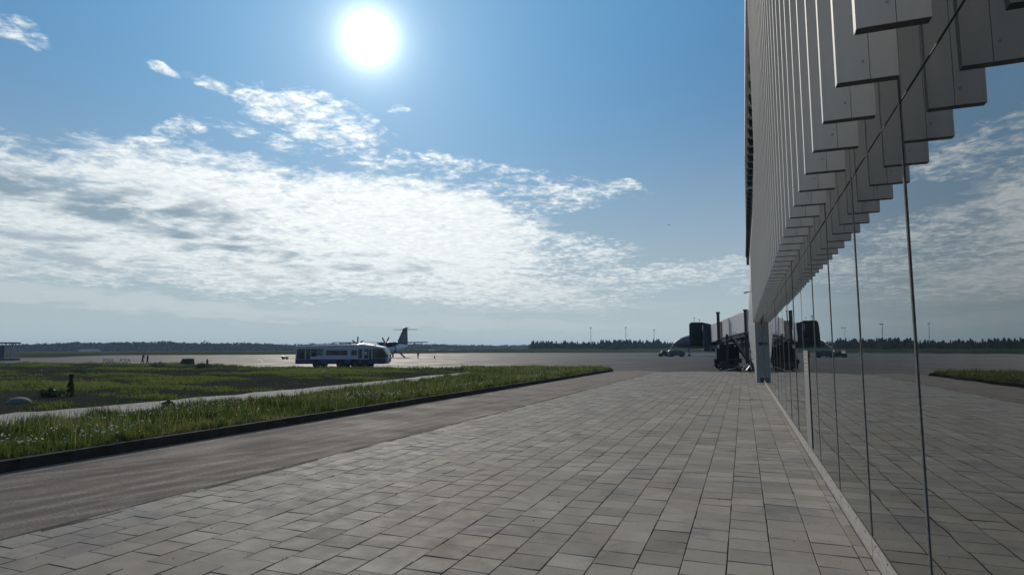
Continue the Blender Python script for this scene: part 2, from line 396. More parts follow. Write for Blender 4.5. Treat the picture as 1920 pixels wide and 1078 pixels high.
# paved walk: every block modelled, all one surface
def paving():
    PW, PL = .196*CAM_H, .186*CAM_H
    V, F, T = [], [], []
    x = .52*CAM_H + .0; x_edges = []
    xe = .535*CAM_H
    x_edges.append((.481*CAM_H, xe, 0))
    xr = .481*CAM_H
    while xr - PW > X_PAVE: x_edges.append((xr-PW, xr, 1)); xr -= PW
    x_edges.append((X_PAVE+.16, xr, 1))
    g = .0052; bv = .0045
    for ci, (a, b, k) in enumerate(x_edges):
        y = -4 - random.random()*PL; y1 = PAVE_END
        # the far corner towards the road is cut round
        xm = (a+b)/2; cut = max(0, (X_PAVE+4.2 - xm))
        y1 = PAVE_END - .38*cut**1.9 if cut > 0 else PAVE_END
        bond = 0 if ci % 2 else .5
        y = -4 + PL*(bond + random.uniform(-.22,.22)) - PL
        while y < y1:
            L = PL*random.choice((1,1,1,.995,1.005,.98))
            dz = random.gauss(0, .0016); tx = random.gauss(0,.0016); ty = random.gauss(0,.0016); jx = random.gauss(0,.0015)
            x0, x1, ya, yb = a+g+jx, b-g+jx, y+g*.8, min(y+L, y1)-g*.8
            if yb-ya < .05: y += L; continue
            zt = .032+dz; n = len(V)
            V += [(x0,ya,.0),(x1,ya,.0),(x1,yb,.0),(x0,yb,.0),
                  (x0,ya,zt-bv-tx-ty),(x1,ya,zt-bv+tx-ty),(x1,yb,zt-bv+tx+ty),(x0,yb,zt-bv-tx+ty),
                  (x0+bv,ya+bv,zt-tx-ty),(x1-bv,ya+bv,zt+tx-ty),(x1-bv,yb-bv,zt+tx+ty),(x0+bv,yb-bv,zt-tx+ty)]
            F += [(n+8,n+9,n+10,n+11)] + [(n+i, n+(i+1)%4, n+4+(i+1)%4, n+4+i) for i in range(4)] + [(n+4+i, n+4+(i+1)%4, n+8+(i+1)%4, n+8+i) for i in range(4)]
            tn = min(1, max(0, random.gauss(.46,.19))); T += [tn]*9
            y += L
    m = bpy.data.materials.new('paving_block'); m.use_nodes = True; t = NT(m.node_tree); m.node_tree.nodes.clear()
    at = t.n('ShaderNodeAttribute', attribute_name='tone').outputs['Fac']; tc = t.n('ShaderNodeTexCoord').outputs['Object']
    c = t.mix(at, (.20,.182,.149), (.40,.36,.297))
    c = t.mix(t.ss(t.noise(tc, .35, 4, .6), .45, .62, 0, .6), c, (.26,.215,.165))            # tan batches
    c = t.mix(t.ss(t.noise(tc, .8, 5, .6, .4), .50, .72, 0, .6), c, (.125,.125,.13))           # damp bluish batches
    c = t.mix(t.ss(t.noise(tc, 4.5, 7, .7), .5, .75, 0, .5), c, (.31,.30,.275))                # cement bloom
    c = t.mix(t.ss(t.noise(tc, 9, 6, .7, .5), .58, .78, 0, .45), c, (.10,.095,.09))             # dirt
    c = t.mix(t.ss(t.noise(tc, .55, 7, .72, .8), .56, .66, 0, .45), c, (.13,.12,.105))      # old spills
    c = t.mix(t.ss(t.noise(tc, 110, 2, .5), .35, .7, 0, .35), c, (.11,.105,.10))
    p = t.n('ShaderNodeBsdfPrincipled'); t.put(p.inputs['Base Color'], c); p.inputs['Specular IOR Level'].default_value = .06
    t.put(p.inputs['Roughness'], t.ss(t.noise(tc, 3, 5, .6), .3, .7, .66, .82))
    b = t.n('ShaderNodeBump'); b.inputs['Strength'].default_value = .5; b.inputs['Distance'].default_value = .004
    t.put(b.inputs['Height'], t.noise(tc, 70, 5, .75)); t.put(p.inputs['Normal'], b.outputs[0])
    o = t.n('ShaderNodeOutputMaterial'); t.put(o.inputs[0], p.outputs[0])
    ob = np_mesh('pavement', np.array(V), np.array(F), m, np.array(T)); ob['kind'] = 'structure'
    # sand bed under the blocks
    bp = [(X_GLASS+.2,-6),(X_GLASS+.2,PAVE_END)]
    for i in range(9):
        xx = X_PAVE+4.2*(1-i/8); bp.append((xx, PAVE_END-.38*(4.2*i/8)**1.9))
    bp += [(X_PAVE,-6)]
    sheet('joint_sand', bp, .0105, mat('joint_sand', (.022,.020,.018), .95))
    # thin edging kerb of the walk
    e = MB(); yy = -6
    y_end = PAVE_END-.38*4.2**1.9
    while yy < y_end-1: e.box(X_PAVE-.02, X_PAVE+.145, yy+.004, min(yy+1, y_end)-.004, -.02, .034+random.gauss(0,.001)); yy += 1
    for i in range(8):
        a = (X_PAVE+4.2*(1-(8-i)/8), PAVE_END-.38*(4.2*(8-i)/8)**1.9); b = (X_PAVE+4.2*(1-(7-i)/8), PAVE_END-.38*(4.2*(7-i)/8)**1.9)
        e.beam((a[0],a[1],.008), (b[0],b[1],.008), .14, .05)
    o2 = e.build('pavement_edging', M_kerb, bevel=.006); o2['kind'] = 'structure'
paving()

# kerb of the green island, stone by stone in one run
def kerb():
    e = MB(); y = -14.0
    while y < tip.y-.8:
        h = .235+random.gauss(0,.003)
        e.box(X_KERB-.17+random.gauss(0,.003), X_KERB, y+.003, y+.997, -.02, h); y += 1.0
    x0, y0 = X_KERB-.085, y
    for k in range(6):                          # rounded nose
        a0, a1 = R(k*15), R(k*15+15); r = 1.1
        p = (x0-r+r*math.cos(a0), y0+r*math.sin(a0), .11); q = (x0-r+r*math.cos(a1), y0+r*math.sin(a1), .11); e.beam(p, q, .17, .24)
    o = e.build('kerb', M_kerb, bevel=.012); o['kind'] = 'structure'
kerb()

VZ = .2
edge_px = [(1165,692.5),(1050,690),(860,690.5),(700,690.5),(560,690),(480,689.5),(420,686),(340,683.5),(200,682),(0,682),(-300,683),(-900,686)]
edge = [G(x,y,VZ) for x,y in edge_px]
verge_poly = [(X_KERB-.16,-13),(X_KERB-.16,tip.y-.3)] + [(p.x,p.y) for p in edge] + [(-160,-13)]
def inside(P, poly):
    x, y = P[:,0], P[:,1]; r = np.zeros(len(P), bool); n = len(poly)
    for i in range(n):
        x0, y0 = poly[i]; x1, y1 = poly[(i+1)%n]
        c = ((y0 > y) != (y1 > y)); xi = (x1-x0)*(y-y0)/((y1-y0) if y1 != y0 else 1e-9)+x0
        r ^= c & (x < xi)
    return r
LAT = np.random.default_rng(3).random((256,256))
def vn(x, y):
    xi = np.floor(x).astype(int); yi = np.floor(y).astype(int); fx = x-xi; fy = y-yi; fx = fx*fx*(3-2*fx); fy = fy*fy*(3-2*fy)
    g_ = lambda a, b: LAT[a % 256, b % 256]
    return (g_(xi,yi)*(1-fx)+g_(xi+1,yi)*fx)*(1-fy)+(g_(xi,yi+1)*(1-fx)+g_(xi+1,yi+1)*fx)*fy
def hsh(x, y):
    x = x*.5; y = y*.5; v = .5*vn(x,y)+.27*vn(x*2.1+7,y*2.1+3)+.23*vn(x*4.3+1,y*4.3+9)
    return np.clip((v-.5)*1.9+.5, 0, 1)
path_lo = [G(x,y,VZ) for x,y in [(-400,851),(0,802),(200,782),(420,758),(600,739),(760,719),(890,703)]]
path_hi = [G(x,y,VZ) for x,y in [(-400,812),(0,778),(200,760),(420,741),(600,725),(760,708.5),(880,697)]]
path_poly = [(p.x,p.y) for p in path_lo] + [(p.x,p.y) for p in reversed(path_hi)]
def verge_h(x, y): return VZ - .02 + .05*hsh(x*1.3, y*1.3) + .02*hsh(x*4, y*4)
def verge():
    c = .7; xs = np.arange(-160, X_KERB-.16+1e-6, c); xs = xs + (X_KERB-.16-xs[-1]); ys = np.arange(-13, 100, c)
    gx, gy = np.meshgrid(xs, ys, indexing='ij'); P = np.stack([gx.ravel(), gy.ravel()], 1)
    z = verge_h(P[:,0], P[:,1]); ok = inside(P - np.array([.001,0]), verge_poly); z[~ok] = -.05
    ny = len(ys); I, J = np.meshgrid(np.arange(len(xs)-1), np.arange(ny-1), indexing='ij'); I = I.ravel(); J = J.ravel()
    F = np.stack([I*ny+J, (I+1)*ny+J, (I+1)*ny+J+1, I*ny+J+1], 1)
    keep = ok[F].any(1); F = F[keep]
    o = np_mesh('verge', np.column_stack([P, z]), F, M_soil); o['kind'] = 'structure'
    # sandy track lying on the verge
    n = 40; V = []
    def interp(L, t):
        k = min(int(t*(len(L)-1)), len(L)-2); f = t*(len(L)-1)-k; return L[k].lerp(L[k+1], f)
    for i in range(n+1):
        a = interp(path_lo, i/n); b = interp(path_hi, i/n)
        for j in range(5):
            q = a.lerp(b, j/4); s = 1 if j in (0,4) else 0
            V.append((q.x + random.gauss(0,.12)*s, q.y + random.gauss(0,.12)*s, VZ+.055+random.gauss(0,.006)-.05*s))
    F = [(i*5+j, (i+1)*5+j, (i+1)*5+j+1, i*5+j+1) for i in range(n) for j in range(4)]
    m = MB(); m.v = V; m.f = F; o = m.build('dirt_path', M_sand, smooth=True); o['kind'] = 'structure'
verge()

def blades(P, h, wd, tone, zf, name, label=None):
    n = len(P); a = rng.uniform(0, 2*math.pi, n); dx, dy = np.cos(a), np.sin(a)
    la = rng.uniform(0, 2*math.pi, n); ln = rng.uniform(.05, .45, n)*h; lx, ly = np.cos(la)*ln, np.sin(la)*ln
    z = zf(P[:,0], P[:,1])-.02; w2 = wd/2
    b0 = np.stack([P[:,0]-dx*w2, P[:,1]-dy*w2, z],1); b1 = np.stack([P[:,0]+dx*w2, P[:,1]+dy*w2, z],1)
    m0 = np.stack([P[:,0]+lx*.35-dx*w2*.8, P[:,1]+ly*.35-dy*w2*.8, z+h*.6],1); m1 = np.stack([P[:,0]+lx*.35+dx*w2*.8, P[:,1]+ly*.35+dy*w2*.8, z+h*.6],1)
    t0 = np.stack([P[:,0]+lx-dx*w2*.1, P[:,1]+ly-dy*w2*.1, z+h],1); t1 = np.stack([P[:,0]+lx+dx*w2*.1, P[:,1]+ly+dy*w2*.1, z+h],1)
    V = np.stack([b0,b1,m0,m1,t0,t1],1).reshape(-1,3); i = np.arange(n)[:,None]*6
    F = np.concatenate([i+np.array([[0,1,3,2]]), i+np.array([[2,3,5,4]])]); T = np.concatenate([tone,tone])
    return np_mesh(name, V, F, M_grass, np.clip(T,0,1), kind='stuff', label=label)

def grow():
    # strip between kerb and sandy track
    strip = [(X_KERB-.2,-8),(X_KERB-.2,tip.y-.6)] + [(p.x,p.y) for p in (edge[0],edge[1],edge[2])] + [(p.x,p.y) for p in reversed(path_lo)]
    def sample(poly, n, bx, by, dfun):
        out = []
        while sum(map(len, out)) < n:
            P = np.column_stack([rng.uniform(*bx, 200000), rng.uniform(*by, 200000)])
            P = P[inside(P, poly)]; P = P[rng.random(len(P)) < dfun(P)]; out.append(P)
            if len(out) > 60: break
        return np.concatenate(out)[:n]
    cd_ = lambda P: np.hypot(P[:,0], P[:,1])
    P = sample(strip, 170000, (-60,X_KERB-.2), (-5,70), lambda P: np.clip((16/np.maximum(cd_(P),14))**1.1,0,1)*(.12+.88*hsh(P[:,0]*3.1,P[:,1]*3.1)**1.5))
    tuft = hsh(P[:,0]*1.1+3, P[:,1]*1.1); d = cd_(P)
    h = rng.uniform(.05,.20,len(P))*(.35+1.5*hsh(P[:,0]*3.1,P[:,1]*3.1))*(.7+.6*tuft) + .10*(rng.random(len(P))<.08)
    wd = rng.uniform(.008,.02,len(P))*np.clip(d/16,1,4)
    tone = .02 + .42*hsh(P[:,0]*1.7,P[:,1]*1.7+5) + .25*(hsh(P[:,0]*.5+50,P[:,1]*.5)-.4) + rng.normal(0,.16,len(P)) + .35*(rng.random(len(P))<.05) + .26*np.exp(-(X_KERB-.2-P[:,0])/1.3) - .06
    blades(P, h, wd, tone, verge_h, 'grass')
    P = sample(strip, 15000, (-60,X_KERB-.2), (-5,70), lambda P: np.clip(hsh(P[:,0]*.8+7,P[:,1]*.9)*1.6-.5,.03,1)*np.clip(20/cd_(P),.2,1))
    blades(P, rng.uniform(.2,.55,len(P)), rng.uniform(.008,.016,len(P))*np.clip(cd_(P)/16,1,4), rng.normal(.55,.3,len(P)), verge_h, 'weed_stalks')
    # patchy growth beyond the track
    beyond = [(p.x,p.y) for p in path_hi] + [(p.x,p.y) for p in edge[3:]] + [(-160,20)]
    pat = lambda P: np.clip((hsh(P[:,0]*.16,P[:,1]*.42)+.45*hsh(P[:,0]*1.2+2,P[:,1]*1.6)-.72)*2.6, .015, 1)
    P = sample(beyond, 170000, (-160,-10), (5,100), lambda P: pat(P)*np.clip(25/cd_(P),.12,1))
    d = cd_(P); h = rng.uniform(.05,.2,len(P))*(.5+pat(P)); wd = rng.uniform(.012,.03,len(P))*np.clip(d/22,1,4)
    tone = .30+.34*pat(P)+rng.normal(0,.12,len(P))
    blades(P, h, wd, tone, verge_h, 'meadow_grass')
    # fringe along the apron edge and along the kerb tip
    E = []
    for i in range(len(edge)-2):
        a, b = edge[i], edge[i+1]; k = int((b-a).length*70)
        t = rng.random(k); q = rng.normal(0,.5,k)
        E.append(np.column_stack([a.x+(b.x-a.x)*t, a.y+(b.y-a.y)*t-abs(q)-.5]))
    P = np.concatenate(E); P = P[inside(P, verge_poly)]
    blades(P, rng.uniform(.1,.35,len(P))*(.5+hsh(P[:,0]*1.3,P[:,1])), rng.uniform(.03,.06,len(P)), rng.normal(.3,.15,len(P)), verge_h, 'tall_grass')
    # white daisies in drifts
    def fl(poly, n, bx, by, fn, nm, sz):
        P = sample(poly, n, bx, by, fn); k = len(P); hh = rng.uniform(.2,.36,k); z = verge_h(P[:,0],P[:,1])
        V = []; F = []
        m = 6
        C = np.column_stack([P, z+hh]); r = rng.uniform(.6,1.2,k)*sz
        tilt = rng.normal(0,.5,(k,2))
        for j in range(m):
            a = 2*math.pi*j/m; ox, oy = math.cos(a), math.sin(a)
            V.append(C + np.column_stack([r*ox, r*oy, r*(ox*tilt[:,0]+oy*tilt[:,1])]))
        V = np.stack(V,1).reshape(-1,3); F = (np.arange(k)[:,None]*m+np.arange(m)[None,:])
        np_mesh(nm, V, F, M_flower, kind='stuff')
    drift = lambda P: np.clip(hsh(P[:,0]*.5+1,P[:,1]*.45)*1.5-.45,0.02,1)**2*np.clip(20/cd_(P),.2,1)
    fl(strip, 2600, (-60,X_KERB-.2), (-5,70), drift, 'white_flowers', .022)
    fl(beyond, 90, (-90,-20), (15,80), lambda P: np.clip(hsh(P[:,0]*.3,P[:,1]*.3)-.4,0,1), 'meadow_flowers', .035)
grow()

# weeds and grit in the joints of the walk
def joint_weeds():
    P = []
    xs = [.481*CAM_H-.196*CAM_H*i for i in range(21)] + [X_PAVE+.15]*6
    for k in range(95):
        x = random.choice(xs); y = 2.6+random.random()**1.6*26
        for j in range(random.randint(3,11)): P.append((x+random.gauss(0,.006), y+random.gauss(0,.03)))
    P = np.array(P); n = len(P)
    blades(P, rng.uniform(.015,.06,n), rng.uniform(.003,.007,n), rng.normal(.6,.25,n), lambda x, y: np.full(len(x), .035), 'joint_weeds')
joint_weeds()
def grit():
    n = 420; C = np.column_stack([rng.uniform(-8.3,1.2,n), 2.3+rng.random(n)**1.7*25, np.full(n,.036)])
    V, F, T_ = leaves(C, rng.uniform(.006,.022,n), rng.random(n)*.5); V[:,2] = np.clip(V[:,2], .032, .046)
    np_mesh('grit', V, F, M_leaf, T_, kind='stuff')
grit()

# low bank of rough grass behind the apron
def bank():
    L = [(-700,674,.9),(-200,671.5,.8),(0,671,.8),(100,670,.8),(200,666,1.0),(560,664.5,1.2),(760,662.8,1.5),(900,661.5,2.6),(1250,661,3.3),(1500,661,3.4),(1800,661,3.4)]
    V = []; F = []; n = 0; rows = []
    for i in range(len(L)-1):
        for k in range(14):
            f = k/14; px = L[i][0]+(L[i+1][0]-L[i][0])*f; py = L[i][1]+(L[i+1][1]-L[i][1])*f; hh = L[i][2]+(L[i+1][2]-L[i][2])*f
            p = G(px,py); d = Vector((p.x,p.y,0)).normalized(); hh *= random.uniform(.8,1.12)
            q = p+d*random.uniform(-3,3)
            rows.append([(q.x,q.y,-.02), (q.x+d.x*15,q.y+d.y*15,hh*.5), (q.x+d.x*38,q.y+d.y*38,hh), (q.x+d.x*80,q.y+d.y*80,hh*.7), (q.x+d.x*160,q.y+d.y*160,-.04)])
    for i, r in enumerate(rows):
        V += r
        if i: F += [((i-1)*5+j, (i-1)*5+j+1, i*5+j+1, i*5+j) for j in range(4)]
    m = MB(); m.v = V; m.f = F; o = m.build('grass_bank', M_field, smooth=True); o['kind'] = 'structure'
bank()

# ------------------------------------------------------------------ the terminal
XO, XI = .720, 1.113; ZF = 4.353; DF = .811; Y0 = 4.07; PANE = 3*DF; YM = 5.72; Y_PIER = 47.5
Z_ROOF = 19.2; Y_FAR = 119.0; XW = X_GLASS+.30
T = thing('airport_terminal', 'long glass terminal front with vertical grey metal fins over mirrored panes', 'terminal building', (X_GLASS,0,0))
def rel(x): return x-X_GLASS
def fin_mb(z1):
    a, b = rel(XO), rel(XI); m = MB(); h = z1
    m.box(a, a+.21, -.038, .038, 0, h)                       # outer sheet
    m.box(a+.214, b, -.036, .036, 0, h)                      # inner sheet, seam between
    m.box(a-.004, a+.02, -.0405, .0405, -.002, h)                  # folded nose
    return m
fins = {}; capm = None
k = -7
while Y0+k*DF < Y_PIER-.3:
    y = Y0+k*DF
    zt = Z_ROOF-.15 if y < 27.2 else 2.4+1.2*max(5.9, 7-(y-28)/7)
    key = round(zt,1)
    if key not in fins:
        fo = fin_mb(zt-ZF).build('fin', M_fin, T); fins[key] = fo
    else:
        fo = fins[key].copy(); COL.objects.link(fo)
    fo.location = (0, y, ZF+random.gauss(0,.002)); fo.rotation_euler = (0,0,random.gauss(0,.004))
    if capm is None: capm = MB().box(rel(XO)-.002,rel(XI)-.002,-.0365,.0365,-.006,-.003).build('end_shade_plate', M_dark, fo)  # dark plate standing in for the shade inside the hollow fin
    else:
        c_ = capm.copy(); COL.objects.link(c_); c_.parent = fo
    if 3 < y < 14:                                          # a screw by the seam near the lower end
        MB().cyl((rel(XO)+.17,-.045,.14), (rel(XO)+.17,-.034,.14), .011, n=8).build('screw', M_sill, fo)
        MB().cyl((rel(XO)+.33,-.0,-.006), (rel(XO)+.33,0,.004), .01, n=8).build('screw', M_dark, fo)
    k += 1
# glass panes
ys = []; y = YM-4*PANE
while y < Y_PIER+.5: ys.append(y); y += PANE
ZT = ZF+.104
lp = MB().box(0,.012,.011,PANE-.011,.285,ZT-.012).build('glass_pane', M_pane, T)
up_ = MB().box(0,.012,.011,PANE-.011,ZT+.012,9.9).build('glass_pane', M_pane, T)
mul = MB().box(-.004,.05,-.0065,.0065,.285,9.9).build('joint_strip', M_joint, T)
mull = MB().box(-.008,-.002,-.012,-.0085,.285,ZT).box(-.008,-.002,.0085,.012,.285,ZT).build('mullion_trim', M_sill, T)
first = True; prg = random.Random(11)
for y in ys:
    for src in (lp, up_, mul, mull):
        o = src if first else src.copy()
        if not first: COL.objects.link(o)
        o.location = (0,y,0)
        if src in (lp, up_): o.rotation_euler = (prg.uniform(-.0003,.0003), prg.uniform(-.0008,.0008), prg.uniform(-.0010,.0010))
    first = False
ya, yb = ys[0], ys[-1]+PANE
MB().box(-.003,.03,ya,yb,ZT-.006,ZT+.006).build('transom', M_rubber, T)
sill = MB().box(-.004,.02,ya,yb,.0,.262).build('kick_plate', M_sill, T)
MB().box(-.001,.02,ya,yb,.265,.283).build('bottom_gasket', M_rubber, sill)
for y in ys: MB().box(-.006,-.0045,y-.004,y+.004,0.03,.26).build('plate_seam', M_joint, sill)
sc = MB()
y = ya+.4
s0 = MB().cyl((-.010,0,.225),(-.0045,0,.225),.011,n=8).build('screw', M_dark, sill); s0.location = (0,y,0)
while y < 22:
    y += PANE/4; o = s0.copy(); COL.objects.link(o); o.location = (0,y,0)
MB().box(.022,.25,ya,yb,-.02,.28).build('plinth', M_concrete, T)
# pale strip with short grey bars set on one pane
fy = YM+4*PANE-.02
fs = MB().box(-.016,-.013,fy-1.05,fy-.05,.3,2.38).build('pale_strip', M_pale, T)
nm = MB()
for i in range(5): nm.box(-.0185,-.0165,fy-1.0+.05*(i%2),fy-.2,2.22-.09*i,2.25-.09*i)
nm.build('strip_lines', M_steel, fs)
# interior seen dimly through the panes
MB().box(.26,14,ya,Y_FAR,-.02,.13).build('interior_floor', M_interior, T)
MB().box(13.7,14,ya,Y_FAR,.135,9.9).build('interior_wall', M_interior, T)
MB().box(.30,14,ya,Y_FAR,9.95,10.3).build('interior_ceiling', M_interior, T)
MB().box(.26,14,ya-.3,ya-.02,-.02,18.9).build('end_wall', M_pier, T)
for i in range(6): MB().cyl((4,ya+4+i*8,.13),(4,ya+4+i*8,9.94),.3,n=20).build('interior_column', M_pier, T)
# upper storey and the far wing beyond the pier
MB().box(rel(XW),.60,ya,26.9,10.31,Z_ROOF).box(rel(XW),.60,26.9,Y_FAR,9.96,Z_ROOF).build('upper_wall', M_fin, T)
MB().box(.02,14,Y_PIER+1.2,Y_FAR,.0,9.93).build('far_wing_wall', M_pier, T)
# roof with overhanging soffit
ro = MB(); a = G(1400,8,Z_ROOF) ; 
def up_at(px, py, z):
    d = ray(px,py); t = (z-CAM_H)/d.z; return (d.x*t, d.y*t)
o1 = up_at(1400.5,8,Z_ROOF); o2 = up_at(1398,300,Z_ROOF); o3 = up_at(1400.5,497,Z_ROOF)
def ox(y):
    if y < o2[1]: return o1[0]+(o2[0]-o1[0])*(y-o1[1])/(o2[1]-o1[1])
    return o2[0]+(o3[0]-o2[0])*(y-o2[1])/(o3[1]-o2[1])
n_p = 0; y = ya; pan = MB()
while y < o3[1]:
    y2 = min(y+1.4, o3[1]); x0a, x0b = rel(ox(y)), rel(ox(y2))
    pan.add([(x0a+.1,y+.015,Z_ROOF),(-.1,y+.015,Z_ROOF),(-.1,y2-.015,Z_ROOF),(x0b+.1,y2-.015,Z_ROOF),
             (x0a+.1,y+.015,Z_ROOF+.1),(-.1,y+.015,Z_ROOF+.1),(-.1,y2-.015,Z_ROOF+.1),(x0b+.1,y2-.015,Z_ROOF+.1)],
            [(0,3,2,1),(4,5,6,7),(0,1,5,4),(1,2,6,5),(2,3,7,6),(3,0,4,7)]); y += 1.4
pan.build('soffit', M_soffit, T)
pts = [(rel(ox(y_)), y_) for y_ in (ya, o2[1], o3[1])]
MB().prism(pts+[(14.4,o3[1]),(14.4,ya)],'z',Z_ROOF+.11,Z_ROOF+.5).build('roof', M_steel, T)
fas = MB()
for (p, q) in ((pts[0],pts[1]),(pts[1],pts[2])): fas.beam((p[0],p[1],Z_ROOF+.2),(q[0],q[1],Z_ROOF+.2),.16,.5)
fas.beam((pts[2][0],pts[2][1],Z_ROOF+.2),(14.4,pts[2][1],Z_ROOF+.2),.12,.46)
fas.build('fascia', M_soffit, T)
br = MB().box(-.30,.15,-.09,.09,-.5,-.02).box(-.34,-.26,-.5,.5,-.12,-.02).build('bracket', M_dark, T)
for i in range(44):
    o = br if i == 0 else br.copy()
    if i: COL.objects.link(o)
    o.location = (0, 20+i*2.2, Z_ROOF)
bar = MB().beam((rel(.75),0,0),(.1,0,.1),.14,.14).build('tie_bar', M_steel, T, loc=(0,62,Z_ROOF-1.2))
# the leaning curved pier that closes the row of fins
def pier():
    prof = []
    for px, py in [(1419,715),(1415.5,695),(1411.5,674),(1407,652),(1404.3,634),(1403.3,610),(1403.6,590),(1404.2,571),(1405.4,545),(1407.5,515),(1410.5,489),(1415,450),(1418,417)]:
        d = ray(px,py); t = Y_PIER/d.y; prof.append((rel(d.x*t), CAM_H+d.z*t))
    prof[0] = (prof[0][0], .02)
    foot_in = rel(ray(1431,715).x*Y_PIER/ray(1431,715).y)
    out = prof + [(.18, prof[-1][1]), (.18, ZF+.4), (foot_in+.02, ZF-.2), (foot_in, .02)]
    front = []
    for px, py in [(1419,715),(1418.6,695),(1418,674),(1417,652),(1416.3,634),(1415.3,610),(1414.8,590),(1415.6,571),(1417.5,545),(1420.5,515),(1424,489),(1428,450),(1431,417)]:
        d = ray(px,py); t = Y_PIER/d.y; front.append((rel(d.x*t), CAM_H+d.z*t))
    front[0] = (front[0][0], .02); back = []; yb_ = Y_PIER+3.2
    for px, py in [(1417.5,711)]+[(1415.5,695),(1411.5,674),(1407,652),(1404.3,634),(1403.3,610),(1403.6,590),(1404.2,571),(1405.4,545),(1407.5,515),(1410.5,489),(1415,450),(1418,417)]:
        d = ray(px,py); t = yb_/d.y; back.append((rel(d.x*t), CAM_H+d.z*t))
    back[0] = (back[0][0], .02)
    tail = lambda zt_: [(-.02, zt_), (-.02, ZF+.3), (foot_in, ZF-.1), (foot_in, .02)]
    f_ = [(x, Y_PIER, z) for x, z in front+tail(front[-1][1])]; b_ = [(x, yb_, z) for x, z in back+tail(back[-1][1])]
    MB().box(foot_in+.03,-.03,Y_PIER-.02,Y_PIER+.2,.02,ZF-.15).build('jamb_panel', mat('light_jamb',(.72,.70,.66),.6,0,.08,2), T)
    return MB().loft([f_, b_]).build('end_pier', M_pier, T)
pr = pier()
MB().box(-.3,-.02,-.1,.1,0,.22).build('door_closer', M_dark, T, loc=(0,Y_PIER-1.6,2.7))
MB().box(-.28,-.04,-.35,.1,0,.34).build('boot_scraper', M_dark, T, loc=(0,Y_PIER-1.6,.14))
cm = thing('security_camera','small dark security camera on a short arm near the pier top','security camera',(rel(0)+X_GLASS,0,0))
d = ray(1402,548); t = (Y_PIER+.4)/d.y; cm.location = (d.x*t, d.y*t, CAM_H+d.z*t)
MB().cyl((-.28,0,-.05),(.06,0,.03),.055,n=10).build('housing', M_steel, cm); MB().beam((.05,0,.0),(.38,0,.08),.035).build('arm', M_dark, cm)

